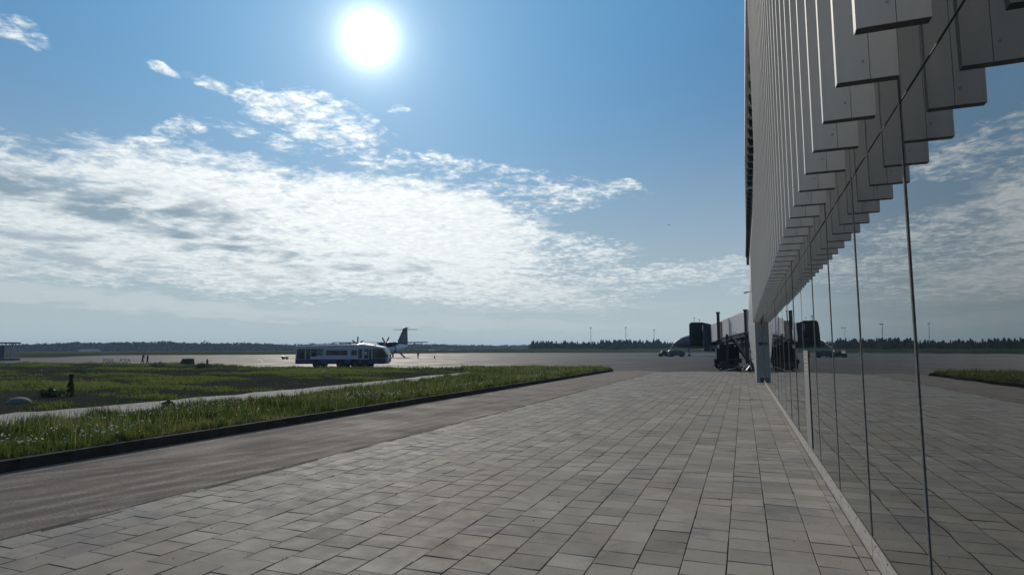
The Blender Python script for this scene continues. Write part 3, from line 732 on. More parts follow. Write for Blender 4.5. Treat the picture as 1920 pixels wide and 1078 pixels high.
# ------------------------------------------------------------------ passenger boarding bridge
def bridge():
    A = D(1428,66); B = D(1343,82); C = D(1336,87); E = D(1312,92)
    t = thing('boarding_bridge','grey jet bridge on dark columns reaching from the terminal to the airliner','boarding bridge',(B.x,B.y,0))
    o = Vector((B.x,B.y,0)); L = lambda p, z: Vector((p.x-o.x, p.y-o.y, z))
    def tube(p, q, z0, z1, y0, y1, wd, name, m_):
        d = (Vector((q.x,q.y,0))-Vector((p.x,p.y,0))).normalized(); r = Vector((-d.y,d.x,0))*wd/2
        vs = [L(p,z0)-r, L(p,z0)+r, L(p,z1)+r, L(p,z1)-r, L(q,y0)-r, L(q,y0)+r, L(q,y1)+r, L(q,y1)-r]
        return MB().add(vs,[(0,1,2,3),(4,7,6,5),(0,4,5,1),(1,5,6,2),(2,6,7,3),(3,7,4,0)]).build(name, m_, t, bevel=.04)
    zt = lambda dep, py: CAM_H + (655-py)*dep/FPX
    tu = tube(A, D(1374,79), zt(66,621), zt(66,581), zt(79,633), zt(79,600), 2.6, 'tunnel', M_tunnel)
    P0, P1 = A, D(1374,79); dd = (P1-P0)
    nr = Vector((-dd.y,dd.x,0)).normalized()
    fr = MB()
    for i in range(15):
        f = i/14; p = P0.lerp(P1,f); z0 = zt(66,621)*(1-f)+zt(79,633)*f-.12
        a = L(p,z0)-nr*1.45; b = L(p,z0)+nr*1.45; fr.beam(a,b,.34,.22)
    for s in (-1,1): fr.beam(L(P0,zt(66,621)-.3)+nr*s*1.2, L(P1,zt(79,633)-.3)+nr*s*1.2, .22,.34)
    fr.build('under_frame', M_dark, t)
    tube(D(1374,79), D(1365,80.5), zt(79,635), zt(79,603), zt(81,637), zt(81,603), 2.75, 'dark_collar', M_bellow)
    tube(D(1364,80.6), D(1350,86), zt(81,637), zt(81,603), zt(87,642), zt(87,609), 2.3, 'inner_tunnel', M_tunnel)
    # rotunda and cab
    rc = D(1338,88); m = MB()
    m.cyl(L(rc,zt(89,648)), L(rc,zt(89,609)), 1.5, n=24); m.build('rotunda', M_bellow, t, smooth=False)
    ce = D(1310,92)
    prof = [(-1.75,0),(1.55,-.05),(1.6,3.0),(1.3,3.35),(.2,3.62),(-1.4,3.62),(-1.72,3.35)]
    sx = 1.0
    m = MB(); rt = Vector((RT.x,RT.y,0)); fw = Vector((FW.x,FW.y,0)).normalized(); zb = zt(92,648)
    for dep in (-1.6,1.6):
        pass
    vs = [L(ce,zb)+rt*(u*1.06+(1.05 if (dep > 0 and u < 0) else 0))+Vector((0,0,v*.97))+fw*dep for dep in (-1.6,1.6) for u,v in prof]; n = len(prof)
    m.add(vs,[tuple(range(n)),tuple(range(n,2*n))[::-1]]+[(i,(i+1)%n,n+(i+1)%n,n+i) for i in range(n)])
    cab = m.build('cab', M_bellow, t, bevel=.08)
    m = MB()
    for u in (-1.4,-.95,-.4,.1,.6,1.1):
        a = L(ce,zb+.1)+rt*u-fw*1.63; m.beam(a, a+Vector((0,0,3.2)), .09,.06)
    m.build('bellows_fold', M_dark, cab)
    a = L(ce,zb+1.5)+rt*.3-fw*1.66; MB().beam(a-rt*.35, a+rt*.35, .05, .9).build('cab_window', M_glass_dark, cab)
    for u, hh in ((-.55,.75),(.25,.5)):
        a = L(ce,zb+3.5)+rt*u; MB().cyl(a,a+Vector((0,0,hh)),.025,n=6).cyl(a+Vector((0,0,hh-.1)),a+Vector((0,0,hh+.05)),.07,n=8).build('antenna', M_dark, t)
    # lift columns
    for px, dep, pt in ((1348.5,77,586.5),(1400.5,67.0,582)):
        p = D(px,dep); top = zt(dep,pt)
        m = MB().beam(L(p,.9),L(p,top),.36,.36).beam(L(p,top-.02),L(p,top+.12),.52,.52); m.build('lift_column', M_dark, t)
    # wheel bogie under the outer column
    p = D(1362,75); m = MB()
    m.beam(L(p,1.0)-rt*1.7-fw*.3, L(p,1.0)+rt*1.7-fw*.3,.3,.5).beam(L(p,1.0)-rt*1.3+fw*1.4,L(p,1.0)+rt*1.3+fw*1.4,.3,.5)
    m.beam(L(p,1.9)-rt*1.3, L(p,1.9)+rt*1.5,.4,1.3)
    m.beam(L(p,2.6)-rt*1.0, L(p,2.6)+rt*2.0,.8,.8)
    m.build('bogie_frame', M_dark, t)
    for u in (-.75,.15,.7):
        for v in (-.55,.8):
            c = L(p,.52)+rt*u+fw*v; MB().cyl(c-fw*.18-rt*.05,c+fw*.18+rt*.05,.52,n=20).build('wheel', M_rubber, t)
    MB().beam(L(p,.75)-rt*1.75-fw*.3, L(p,1.2)-rt*1.75-fw*.3, .1,.3).build('side_lamp', M_white, t)
    # supports near the building and service stair
    p2 = D(1384,71)
    m = MB()
    for a_, b_ in (((-.2,0),(3.9,3.9)),((1.2,0),(3.9,3.9))): m.beam(L(p2,b_[1])+rt*(-.9), L(p2,.2)+rt*1.6, .16,.16)
    m.beam(L(p2,3.4)-rt*1.2, L(p2,3.9)+rt*1.6,.16,.2).beam(L(p2,2.7)-rt*.4,L(p2,4.1)+rt*1.6,.12,.12)
    m.beam(L(p2,.05)-rt*.9+fw*1,L(p2,4.2)-rt*.9+fw*1,.3,.3)
    m.build('brace', M_dark, t)
    st = MB(); s0 = L(p2,3.5)-rt*.6-fw*.8; s1 = L(p2,.15)+rt*1.7-fw*.8
    for off in (0,.8): st.beam(s0+fw*off, s1+fw*off, .07,.22)
    for off in (0,.8): st.beam(s0+fw*off+Vector((0,0,1)), s1+fw*off+Vector((0,0,1)), .04,.04)
    for i in range(14):
        c = s0.lerp(s1,(i+.5)/14); st.beam(c, c+fw*.8, .24,.03)
        if i%3==0:
            for off in (0,.8): st.beam(c+fw*off, c+fw*off+Vector((0,0,1)), .03,.03)
    st.build('service_stair', M_steel, t)
    # rail and fan on the tunnel roof
    rl = MB()
    for i in range(5):
        f = .62+.06*i; p = P0.lerp(P1,f); z = zt(66,581)*(1-f)+zt(79,600)*f
        rl.beam(L(p,z),L(p,z+.55),.03,.03)
        if i: rl.beam(L(pp,zp+.55),L(p,z+.55),.03,.03)
        pp, zp = p, z
    rl.build('roof_rail', M_steel, t)
    f = .40; p = P0.lerp(P1,f); z = zt(66,581)*(1-f)+zt(79,600)*f
    MB().cyl(L(p,z-.05),L(p,z+.25),.12,n=10).cyl(L(p,z+.25),L(p,z+.42),.22,.5,n=16).build('roof_vent', M_dark, t)
bridge()

# ------------------------------------------------------------------ turboprop with a T-tail
def turboprop():
    p = D(713,172); th = R(19.5)
    nd = -Vector((RT.x,RT.y,0))*math.sin(th) - Vector((FW.x,FW.y,0)).normalized()*math.cos(th)
    t = thing('turboprop_airliner','parked high-wing turboprop airliner with dark T-shaped tail, seen behind the bus','airplane',(p.x,p.y,0), math.atan2(nd.y,nd.x), scale=1.12)
    sec = [(-14,3.1,.12,.2),(-12.5,3.0,.45,.55),(-10.5,2.75,.85,.9),(-8,2.5,1.2,1.2),(-5.5,2.3,1.4,1.38),(8,2.3,1.4,1.38),(10,2.25,1.3,1.25),(11.4,2.1,1.0,.95),(12.4,1.9,.55,.52),(12.9,1.8,.12,.12)]
    f = MB().loft([ell_ring(x,0,z,ry,rz,24) for x,z,ry,rz in sec]).build('fuselage', mat('aircraft_white',(.55,.58,.62),.35,0,.06,1), t, smooth=True)
    MB().loft([ell_ring(x,0,2.3+(.1*(abs(x+6)/1.0) if 0 else 0),1.425-(.0),1.405,24) for x in (-5.6,-5.0)],cap=True).build('fuselage_band', M_navy, f)
    for s in (-1,1):
        for i in range(20):
            x = 8.2-i*.68; MB().box(x-.12,x+.12,min(s*1.30,s*1.38),max(s*1.30,s*1.38),2.6,2.95).build('cabin_window', M_glass_dark, f)
    m = MB()
    for s in (-1,1): m.add([(11.7,s*.25,2.95),(12.1,s*.25,2.5),(11.5,s*.98,2.45),(11.1,s*.85,2.85)],[(0,1,2,3)])
    m.build('windscreen', M_glass_dark, f)
    def foil(x0, x1, z, th_): return [(x0,z),(x0-.12*(x0-x1),z+th_*.5),(x0-.45*(x0-x1),z+th_*.55),(x1,z),(x0-.45*(x0-x1),z-th_*.35),(x0-.1*(x0-x1),z-th_*.3)]
    def wing(s, name, segs):
        rings = [[(x,s*y,z) for x,z in foil(a,b,zz_,tt)] for (y,a,b,zz_,tt) in segs]
        return MB().loft(rings).build(name, M_white if 0 else mat('wing_grey',(.07,.075,.085),.8,0,.1,1,spec=.1), t)
    for s in (-1,1):
        wg = wing(s,'wing',[(0,1.6,-1.0,3.75,.42),(4.8,1.6,-1.0,3.78,.42),(13.5,1.0,-.45,3.95,.2)])
        for yy in (7,9.5,11.5): MB().beam((-.3,s*yy,3.72),(-1.1,s*yy,3.55),.12,.18).build('flap_fairing', M_steel, wg)
        nc = MB().loft([ell_ring(x,s*4.05,z,ry,rz,16) for x,z,ry,rz in ((-2.0,3.5,.15,.15),(-.5,3.5,.45,.42),(1.5,3.42,.55,.62),(3.2,3.42,.5,.58),(3.9,3.45,.28,.3))]).build('nacelle', M_navy if s>0 else M_navy, t, smooth=True)
        sp = MB().loft([ell_ring(x,s*4.05,3.45,r,r,14) for x,r in ((3.9,.3),(4.25,.24),(4.5,.06))]).build('spinner', M_dark, nc, smooth=True)
        for i in range(6):
            a = i*math.pi/3 + (R(28) if s<0 else R(2)); dy, dz = math.cos(a), math.sin(a)
            pts_ = []
            m = MB(); rr = [(.22,.10),(.9,.17),(1.5,.18),(1.97,.11)]
            rings = []
            for r_, c_ in rr:
                cy, cz = s*4.05+dy*r_, 3.45+dz*r_; tx, ty_, tz_ = .5, -dz*.8, dy*.8
                rings.append([(4.1+c_*tx, cy+c_*ty_, cz+c_*tz_),(4.14,cy,cz),(4.1-c_*tx, cy-c_*ty_, cz-c_*tz_),(4.06,cy,cz)])
            m.loft(rings).build('propeller_blade', M_dark, nc)
    # fin with dorsal fillet, T tailplane
    finp = [(-5.5,3.6),(-8.6,4.2),(-11.4,7.6),(-11.7,8.1),(-13.6,8.1),(-13.55,7.5),(-13.9,4.0),(-13.6,3.2),(-9,3.2)]
    vf = MB().prism(finp,'y',-.14,.14).build('tail_fin', M_navy, t, bevel=.05)
    for s in (-1,1):
        e = MB().cyl((-12.0,s*.145,5.6),(-12.0,s*.16,5.6),.62,n=20); e.build('emblem_disc', mat('pale_emblem',(.25,.30,.38),.5), vf)
        MB().prism([(-12.5,5.3),(-12.1,5.9),(-11.7,5.75),(-11.5,5.4),(-12.0,5.15)],'y',min(s*.163,s*.175),max(s*.163,s*.175)).build('emblem_mark', M_navy, vf)
        wing(s,'tailplane',[(0,-11.5,-13.5,7.55,.22),(3.7,-12.1,-13.2,7.6,.12)])
    MB().box(-14.0,-13.0,-.2,.2,8.12,8.25).build('tail_cap', M_dark, vf)
    # open rear door with stair
    dr = MB().prism([(-7.0,1.4),(-6.3,1.2),(-5.2,.05),(-5.6,.02)],'y',1.42,2.5); dr = MB().beam((-7.2,1.3,1.5),(-7.2,3.0,.08),.85,.12)
    dr.build('door_stair', M_dark, t)
    for y_ in (-2.05,2.05):
        MB().cyl((-.2,y_*.8,1.2),(-.2,y_,.45),.09,n=8).build('main_gear_leg', M_dark, t)
        MB().cyl((-.2,y_-.14,.42),(-.2,y_+.14,.42),.42,n=18).build('main_wheel', M_rubber, t)
        MB().loft([ell_ring(x,y_*.72,1.35,ry,rz,12) for x,ry,rz in ((-2.2,.05,.05),(-1,.5,.5),(1,.5,.5),(2.2,.05,.05))]).build('gear_fairing', M_white, t, smooth=True)
    MB().cyl((10.3,0,1.2),(10.3,0,.35),.08,n=8).build('nose_gear_leg', M_dark, t)
    MB().cyl((10.3,-.2,.3),(10.3,.2,.3),.3,n=16).build('nose_wheel', M_rubber, t)
turboprop()

# ------------------------------------------------------------------ jet at the bridge, nose to the left
def jet():
    p = D(1262,215); u = -Vector((RT.x,RT.y,0)); ang_ = math.atan2(u.y,u.x)
    dz = 1.1
    t = thing('jet_airliner','dark-looking twin-engine jet airliner docked nose-out at the boarding bridge cab','airplane',(p.x,p.y,0), ang_+R(-7), scale=1.26)
    sec = [(0,2.35,.08,.08),(-.45,2.4,.5,.48),(-1.3,2.55,.95,.95),(-2.6,2.85,1.4,1.42),(-4.2,3.0,1.7,1.72),(-6,3.05,1.8,1.85),(-22,3.05,1.8,1.85),(-27,3.6,1.1,1.15),(-31,4.2,.3,.3)]
    f = MB().loft([ell_ring(x,0,z,ry,rz,28) for x,z,ry,rz in sec]).build('fuselage', mat('jet_paint',(.045,.05,.075),.45,0,.1,1), t, smooth=True)
    m = MB()
    for s in (-1,1):
        m.add([(-2.2,s*.12,4.05),(-1.62,s*.12,3.65),(-2.0,s*.85,3.55),(-2.7,s*.8,3.98)],[(0,1,2,3)])
        m.add([(-2.75,s*.86,3.98),(-2.05,s*.9,3.55),(-2.9,s*1.38,3.5),(-3.3,s*1.15,3.92)],[(0,1,2,3)])
    m.build('cockpit_windows', M_glass_dark, f)
    for s in (-1,1):
        for i in range(26): x = -6.5-i*.72; MB().box(x-.12,x+.12,min(s*1.74,s*1.79),max(s*1.74,s*1.79),3.3,3.65).build('cabin_window', M_glass_dark, f)
    def foil(x0,x1,z,th_): return [(x0,z),(x0-.12*(x0-x1),z+th_*.5),(x0-.45*(x0-x1),z+th_*.55),(x1,z),(x0-.45*(x0-x1),z-th_*.35)]
    for s in (-1,1):
        MB().loft([[(x,s*y,z) for x,z in foil(a,b,zz_,tt)] for y,a,b,zz_,tt in ((0,-10,-16.5,1.9,.6),(4.5,-12.6,-16.5,2.2,.45),(14,-18,-19.6,3.1,.2))]).build('wing', M_navy, t)
        e = MB().loft([ell_ring(x,s*5.2,1.25,r,r,20) for x,r in ((-9.3,.85),(-9.6,.98),(-11.0,1.02),(-12.6,.8),(-13.4,.5))]).build('engine', M_navy, t, smooth=True)
        MB().cyl((-9.28,s*5.2,1.25),(-9.26,s*5.2,1.25),.78,n=20).build('intake_fan', M_dark, e)
        MB().loft([[(x,s*y,z) for x,z in foil(a,b,zz_,tt)] for y,a,b,zz_,tt in ((0,-27,-30.4,4.3,.3),(5,-29.8,-31.5,4.8,.15))]).build('tailplane', M_navy, t)
        MB().cyl((-15,s*2.6,2.9),(-15,s*2.8,.5),.12,n=8).build('main_gear_leg', M_dark, t)
        MB().cyl((-15,s*2.8-.3,.5),(-15,s*2.8+.3,.5),.5,n=18).build('main_wheel', M_rubber, t)
    MB().prism([(-24,4.6),(-27.5,5.2),(-30.2,10.4),(-32.2,10.4),(-30.6,4.4)],'y',-.15,.15).build('tail_fin', M_navy, t)
    MB().cyl((-4.4,0,2.7),(-4.4,0,.45),.12,n=8).beam((-4.4,0,1.4),(-3.4,0,2.7),.1).build('nose_gear_leg', M_dark, t)
    MB().cyl((-4.4,-.28,.36),(-4.4,.28,.36),.36,n=16).build('nose_wheel', M_rubber, t)
    for c_ in children(t):
        if 'gear' not in c_.name and 'wheel' not in c_.name: c_.location.z = dz
jet()

# ------------------------------------------------------------------ airport bus
def wheel(t, x, y, r, wd, s, name='wheel'):
    w_ = MB().cyl((x,y-wd/2,r),(x,y+wd/2,r),r,n=24).build(name, M_rubber, t)
    MB().cyl((x,y+s*(wd/2-.02),r),(x,y+s*(wd/2+.015),r),r*.5,n=16).build('rim', M_dark, w_)
def bus():
    p = D(645.5,84.2); t = thing('airport_bus','long blue and white airport apron bus with tinted windows parked before the turboprop','bus',(p.x,p.y,0), YAW+R(-1.5))
    L, Wd = 12.7, 2.9; x0, x1 = -L/2, L/2
    prof = lambda s: [(x0,.42),(x1-.35,.42),(x1-.05,.75),(x1,1.2),(x1-.12,2.0),(x1-.6,2.72),(x1-1.9,2.98),(x1-3.2,3.12),(x1-5.2,3.10),(x0+.3,2.9),(x0+.05,2.75)]
    rings = [[(x, y, z) for x, z in prof(0)] for y in (-Wd/2, Wd/2)]
    body = MB().prism([(x,z) for x,z in prof(0)],'y',-Wd/2,Wd/2).build('body', M_greyblue, t, bevel=.12)
    e = .006
    for s in (-1,1):
        ys_ = lambda a: (min(s*(Wd/2+.004),s*(Wd/2+a)), max(s*(Wd/2+.004),s*(Wd/2+a)))
        a, b = ys_(.016)
        MB().box(x0+.06,x1-.5,a,b,.45,1.08).build('blue_skirt', M_blue, t)
        # rear doors: two glazed leaves with posts
        MB().box(x0+.25,x0+1.35,a,b,1.12,2.5).build('door', M_glass_dark, t)
        MB().box(x0+1.5,x0+2.1,a,b,1.12,2.5).build('door', M_glass_dark, t)
        MB().box(x0+2.18,x0+3.0,a,b,1.45,2.5).box(x0+3.06,x0+3.9,a,b,1.6,2.5).build('window', M_glass_dark, t)
        m = MB().box(x0+4.3,x0+7.25,a,b,1.62,2.32); m.build('window', M_glass_dark, t, bevel=.0)
        m = MB().box(x0+7.75,x0+8.55,a,b,1.62,2.34); m.build('window', M_glass_dark, t)
        dr = MB().box(x0+8.75,x0+9.25,a,b,1.2,2.5).build('door', M_glass_dark, t)
        dr = MB().box(x0+9.55,x0+10.15,a,b,1.2,2.5).build('door', M_glass_dark, t)
        MB().box(x0+9.66,x0+9.9,a+.02*s,b+.02*s,1.7,2.1).build('door_notice', M_white, dr)
        MB().box(x0+10.25,x0+10.55,a,b,.9,2.5).build('door', M_glass_dark, t)
        MB().prism([(x0+10.7,1.25),(x1-.12,1.25),(x1-.2,1.95),(x1-.6,2.5),(x0+10.7,2.6)],'y',a,b).build('side_windscreen', M_glass_dark, t)
        MB().prism([(x0+10.7,.45),(x1-.42,.45),(x1-.1,.8),(x1-.09,1.2),(x0+10.7,1.2)],'y',*ys_(.02)).build('front_panel', M_navy, t)
        # mural of coloured shapes towards the rear
        mm = MB()
        for i in range(18):
            xx = x0+3.1+random.random()*1.1; z_ = 1.3+random.random()*1.0; mm.prism([(xx,z_),(xx+random.uniform(.08,.25),z_+random.uniform(-.05,.1)),(xx+random.uniform(.05,.2),z_+random.uniform(.12,.25)),(xx-.04,z_+.12)],'y',*(min(s*(Wd/2+.018),s*(Wd/2+.022)),max(s*(Wd/2+.018),s*(Wd/2+.022))))
        mm.build('mural', M_tunnel, t)
        for xx, r in ((x0+3.05,.48),(x0+6.35,.48),(x0+8.3,.48),(x0+9.7,.42)):
            arch = MB().cyl((xx,s*(Wd/2+.02),r),(xx,s*(Wd/2+.026),r),r+.13,n=24).build('wheel_arch', M_rubber, t)
            wheel(t, xx, s*(Wd/2-.12), r, .3, s)
        MB().cyl((x1-.2,s*(Wd/2+.05),1.7),(x1+.12,s*(Wd/2+.25),1.75),.03,n=6).beam((x1+.12,s*(Wd/2+.25),1.3),(x1+.12,s*(Wd/2+.25),1.75),.12,.2).build('mirror', M_rubber, t)
    MB().add([(x1+.006,-1.3,1.28),(x1+.006,1.3,1.28),(x1-.115,1.3,2.02),(x1-.115,-1.3,2.02)],[(0,1,2,3)]).add([(x1-.11,-1.3,2.05),(x1-.11,1.3,2.05),(x1-.585,1.2,2.72),(x1-.585,-1.2,2.72)],[(0,1,2,3)]).build('windscreen', M_glass_dark, t)
    for y_ in (-1.05,1.05): MB().cyl((x1-.08,y_,.85),(x1+.01,y_,.86),.13,n=14).build('headlight', M_white, t)
    MB().box(x0+2.2,x0+5.2,-.9,.9,2.93,3.06).build('roof_hatch', M_white, t)
    MB().box(x1-2.1,x1-1.9,-.1,.1,2.97,3.14).build('beacon', M_orange, t)
    MB().box(x0+.2,x1-3.4,-1.25,1.25,3.05,3.09).build('roof_rim', M_white, t) if 0 else None
bus()

# ------------------------------------------------------------------ ground vehicles by the jet
def tug():
    p = D(1246,205); t = thing('tow_tractor','low dark tow tractor with pale cab roof in front of the jet nose','tow tractor',(p.x,p.y,0), YAW)
    MB().prism([(-2.2,.35),(2.2,.35),(2.3,.9),(1.9,1.25),(.4,1.35),(-2.2,1.2)],'y',-1.1,1.1).build('body', M_dark, t, bevel=.06)
    c = MB().prism([(-1.2,1.3),(.3,1.3),(.1,2.0),(-1.0,2.0)],'y',-.9,.9).build('cab', M_glass_dark, t)
    MB().box(-1.15,.25,-.95,.95,2.01,2.12).build('cab_roof', M_white, c)
    for x in (-1.4,1.4):
        for s in (-1,1): wheel(t,x,s*.98,.45,.32,s)
def car():
    p = D(1268,200); t = thing('service_van','small pale-roofed service van with dark wheels parked under the jet nose','van',(p.x,p.y,0), YAW)
    MB().prism([(-2.6,.4),(2.6,.4),(2.65,1.4),(2.3,1.6),(1.2,2.1),(-2.4,2.15),(-2.65,1.9)][::-1],'y',-1.0,1.0).build('body', M_navy, t, bevel=.08)
    for s in (-1,1):
        a, b = min(s*1.003,s*1.02), max(s*1.003,s*1.02)
        MB().prism([(-2.2,1.35),(1.9,1.35),(1.15,1.9),(-2.2,1.95)],'y',a,b).build('window', M_glass_dark, t)
        for x in (-1.6,1.7): wheel(t,x,s*.9,.52,.28,s)
    MB().box(-2.0,-1.2,-.8,.8,2.16,2.28).build('roof_rack', M_white, t)
    q = D(1256.5,205); e = thing('belt_ladder','dark tilted maintenance ladder raised beside the jet nose','ladder',(q.x,q.y,0),YAW)
    m = MB()
    for o_ in (-.25,.25): m.beam((-1.2,o_,.2),(1.4,o_,4.4),.12,.2)
    m.build('rail', M_dark, e); m = MB()
    for i in range(12): f = (i+.5)/12; m.beam((-1.2+2.6*f,-.25,.2+4.2*f),(-1.2+2.6*f,.25,.2+4.2*f),.08)
    m.build('rung', M_steel, e)
    MB().box(-1.9,.3,-.6,.6,.2,.6).build('base', M_dark, e)
tug(); car()

# ground gear cluttered beneath the bridge
def cart(px, dep, label, rz, load, dark_=True):
    p = D(px,dep); t = thing('baggage_cart', label, 'baggage cart', (p.x,p.y,0), rz)
    MB().box(-.9,.9,-.55,.55,.38,.48).build('deck', M_dark, t)
    m = MB()
    for x in (-.88,.88):
        for y_ in (-.53,.53): m.beam((x,y_,.45),(x,y_,1.35),.05)
        m.beam((x,-.53,1.33),(x,.53,1.33),.05)
    m.build('end_rack', M_steel if not dark_ else M_dark, t)
    for x in (-.6,.6):
        for y_ in (-.5,.5): MB().cyl((x,y_-.06,.19),(x,y_+.06,.19),.19,n=14).build('wheel', M_rubber, t)
    MB().beam((.9,0,.35),(1.9,0,.12),.06).build('drawbar', M_white, t)
cart(1382,70,'dark rack-ended baggage cart under the boarding bridge stair', YAW+.5, None)
cart(1394,67,'baggage cart with pale drawbar beside the terminal pier', YAW+2.6, None)
p = D(1404,60.5); t = thing('bicycle','white-framed bicycle leaning at the foot of the terminal pier','bicycle',(p.x-.25,p.y,0),YAW+.15)
for x in (-.5,.5):
    w_ = MB()
    for i in range(20):
        a0, a1 = 2*math.pi*i/20, 2*math.pi*(i+1)/20
        w_.beam((x+.33*math.cos(a0),0,.35+.33*math.sin(a0)),(x+.33*math.cos(a1),0,.35+.33*math.sin(a1)),.035)
    w_.build('wheel', M_rubber, t)
MB().beam((-.5,0,.35),(-.12,0,.3),.04).beam((-.12,0,.3),(.38,0,.85),.045).beam((-.12,0,.3),(-.28,0,.9),.045).beam((-.27,0,.8),(.38,0,.85),.045).beam((.38,0,.98),(.5,0,.35),.04).beam((-.5,0,.35),(-.27,0,.8),.03).build('frame', M_white, t)
MB().beam((-.4,0,.92),(-.16,0,.92),.12,.05).build('saddle', M_rubber, t)
MB().beam((.38,-.25,1.0),(.38,.25,1.0),.04).build('handlebar', M_dark, t)
p = D(1358,69.5); t = thing('tow_dolly','small tow dolly with a bright wheel hub under the bridge bogie','dolly',(p.x,p.y,0),YAW-.3)
MB().box(-.7,.7,-.4,.4,.35,.62).box(-.5,.1,-.3,.3,.63,.95).build('deck', M_dark, t)
for x in (-.45,.45):
    for y_ in (-.38,.38):
        w_ = MB().cyl((x,y_-.07,.22),(x,y_+.07,.22),.22,n=14).build('wheel', M_rubber, t)
        MB().cyl((x,y_-.085,.22),(x,y_+.085,.22),.08,n=10).build('hub', M_white, w_)

# ------------------------------------------------------------------ people (one skinned surface each)
def person(loc, rz, label, vest=None, stride=.12, bend=0.0, arm=.1, scale=1.0):
    v = [(0,0,.95),(0,0,1.15),(bend*.4,0,1.38),(bend*.7,0,1.50),(bend,0,1.66),
         (bend*.5,.20,1.42),(bend*.5+arm*.4,.27,1.14),(bend*.5+arm,.26,.88),
         (bend*.5,-.20,1.42),(bend*.5-arm*.4,-.27,1.14),(bend*.5-arm*.2,-.26,.88),
         (0,.10,.90),(stride*.5,.11,.50),(stride,.11,.09),(stride+.17,.12,.04),
         (0,-.10,.90),(-stride*.3,-.11,.50),(-stride,-.11,.09),(-stride+.17,-.12,.04)]
    e = [(0,1),(1,2),(2,3),(3,4),(2,5),(5,6),(6,7),(2,8),(8,9),(9,10),(0,11),(11,12),(12,13),(13,14),(0,15),(15,16),(16,17),(17,18)]
    r = [.15,.15,.16,.06,.11,.07,.05,.04,.07,.05,.04,.1,.075,.05,.04,.1,.075,.05,.04]
    me = bpy.data.meshes.new('person'); me.from_pydata(v, e, [])
    bm = bmesh.new(); bm.from_mesh(me); ly = bm.verts.layers.skin.verify()
    for i, q in enumerate(bm.verts): q[ly].radius = (r[i], r[i]); q[ly].use_root = (i == 0)
    bm.to_mesh(me); bm.free(); me.materials.append(M_cloth)
    o = bpy.data.objects.new('person', me); COL.objects.link(o); o.location = loc; o.rotation_euler = (0,0,rz); o.scale = (scale,)*3
    o.modifiers.new('skin','SKIN'); s_ = o.modifiers.new('sub','SUBSURF'); s_.levels = 1; s_.render_levels = 1
    tag(o, label, 'person')
    hd = MB().loft([[(bend+.1*k_*math.cos(2*math.pi*i/10), .085*k_*math.sin(2*math.pi*i/10), z) for i in range(10)] for z,k_ in ((1.68,.8),(1.74,1.05),(1.80,.9),(1.83,.4))]).build('hair', M_dark, o, smooth=True)
    fc = MB().loft([[(bend+.035+.085*k_*math.cos(2*math.pi*i/10), .07*k_*math.sin(2*math.pi*i/10), z) for i in range(10)] for z,k_ in ((1.55,.5),(1.60,.95),(1.67,1.0))]).build('face', M_skin, o, smooth=True)
    if vest:
        MB().loft([[(bend*f_+rx*math.cos(2*math.pi*i/14), ry*math.sin(2*math.pi*i/14), z) for i in range(14)] for z,rx,ry,f_ in ((.98,.17,.2,.1),(1.2,.18,.22,.3),(1.42,.17,.23,.5),(1.5,.1,.14,.6))]).build('safety_vest', vest, o, smooth=True)
    return o
p = D(784,158); person((p.x,p.y,0), YAW+1.4, 'person in a yellow vest standing on the apron right of the turboprop', M_yellow, .1, 0, .1, 1.0)
p = D(268.5,99); person((p.x,p.y,0), YAW+.4, 'person in dark clothes stooping forward beyond the grass, left of two', None, .2, .22, .2, 1.0)
p = D(277.5,99); person((p.x,p.y,0), YAW+.4, 'person in dark clothes walking upright beyond the grass, right of two', None, .15, .05, .1, .97)

# small things on the apron and on the verge
p = D(815,165); t = thing('wheel_chock_marker','small dark marker cone alone on the apron beside the standing worker','marker cone',(p.x,p.y,0))
MB().cyl((0,0,.05),(0,0,.85),.22,.05,n=14).build('cone', M_dark, t); MB().box(-.3,.3,-.3,.3,0,.05).build('base', M_rubber, t)
p = D(535,150); t = thing('baggage_trolley','low dark trolley left alone on the apron left of the bus','trolley',(p.x,p.y,0),YAW)
MB().prism([(-.7,.25),(.8,.25),(.6,.6),(-.2,.65),(-.8,.9)],'y',-.4,.4).build('bed', M_dark, t)
for x in (-.4,.5): MB().cyl((x,-.4,.18),(x,.4,.18),.18,n=12).build('wheel', M_rubber, t)
p = D(353,86); t = thing('concrete_block','dark tapered concrete block standing at the far edge of the grass','concrete block',(p.x,p.y,.15),YAW)
MB().add([(-1.0,-.5,0),(.75,-.5,0),(.8,.5,0),(-1.0,.5,0),(-.6,-.35,.95),(.72,-.35,.98),(.72,.35,.98),(-.6,.35,.95)],[(0,3,2,1),(4,5,6,7),(0,1,5,4),(1,2,6,5),(2,3,7,6),(3,0,4,7)]).build('block', M_concrete, t, bevel=.03)
MB().cyl((-.1,0,.97),(-.1,0,1.04),.05,n=8).cyl((.3,0,.97),(.3,0,1.04),.05,n=8).build('lifting_eye', M_dark, t)
def trestle(px, label):
    p = D(px,100); t = thing('trestle_barrier', label, 'barrier', (p.x,p.y,0), YAW, group='metal trestles at the apron edge')
    m = MB().beam((-.85,0,.78),(.85,0,.78),.06,.1); m.build('top_rail', M_steel, t)
    for x in (-.6,.1,.7):
        for s in (-1,1): MB().beam((x,0,.78),(x+.2*s,.28*s,0),.05).build('leg', M_dark, t)
trestle(204,'thin metal trestle barrier at the apron edge, left one of the pair'); trestle(235,'thin metal trestle barrier at the apron edge, right one nearer the two people')
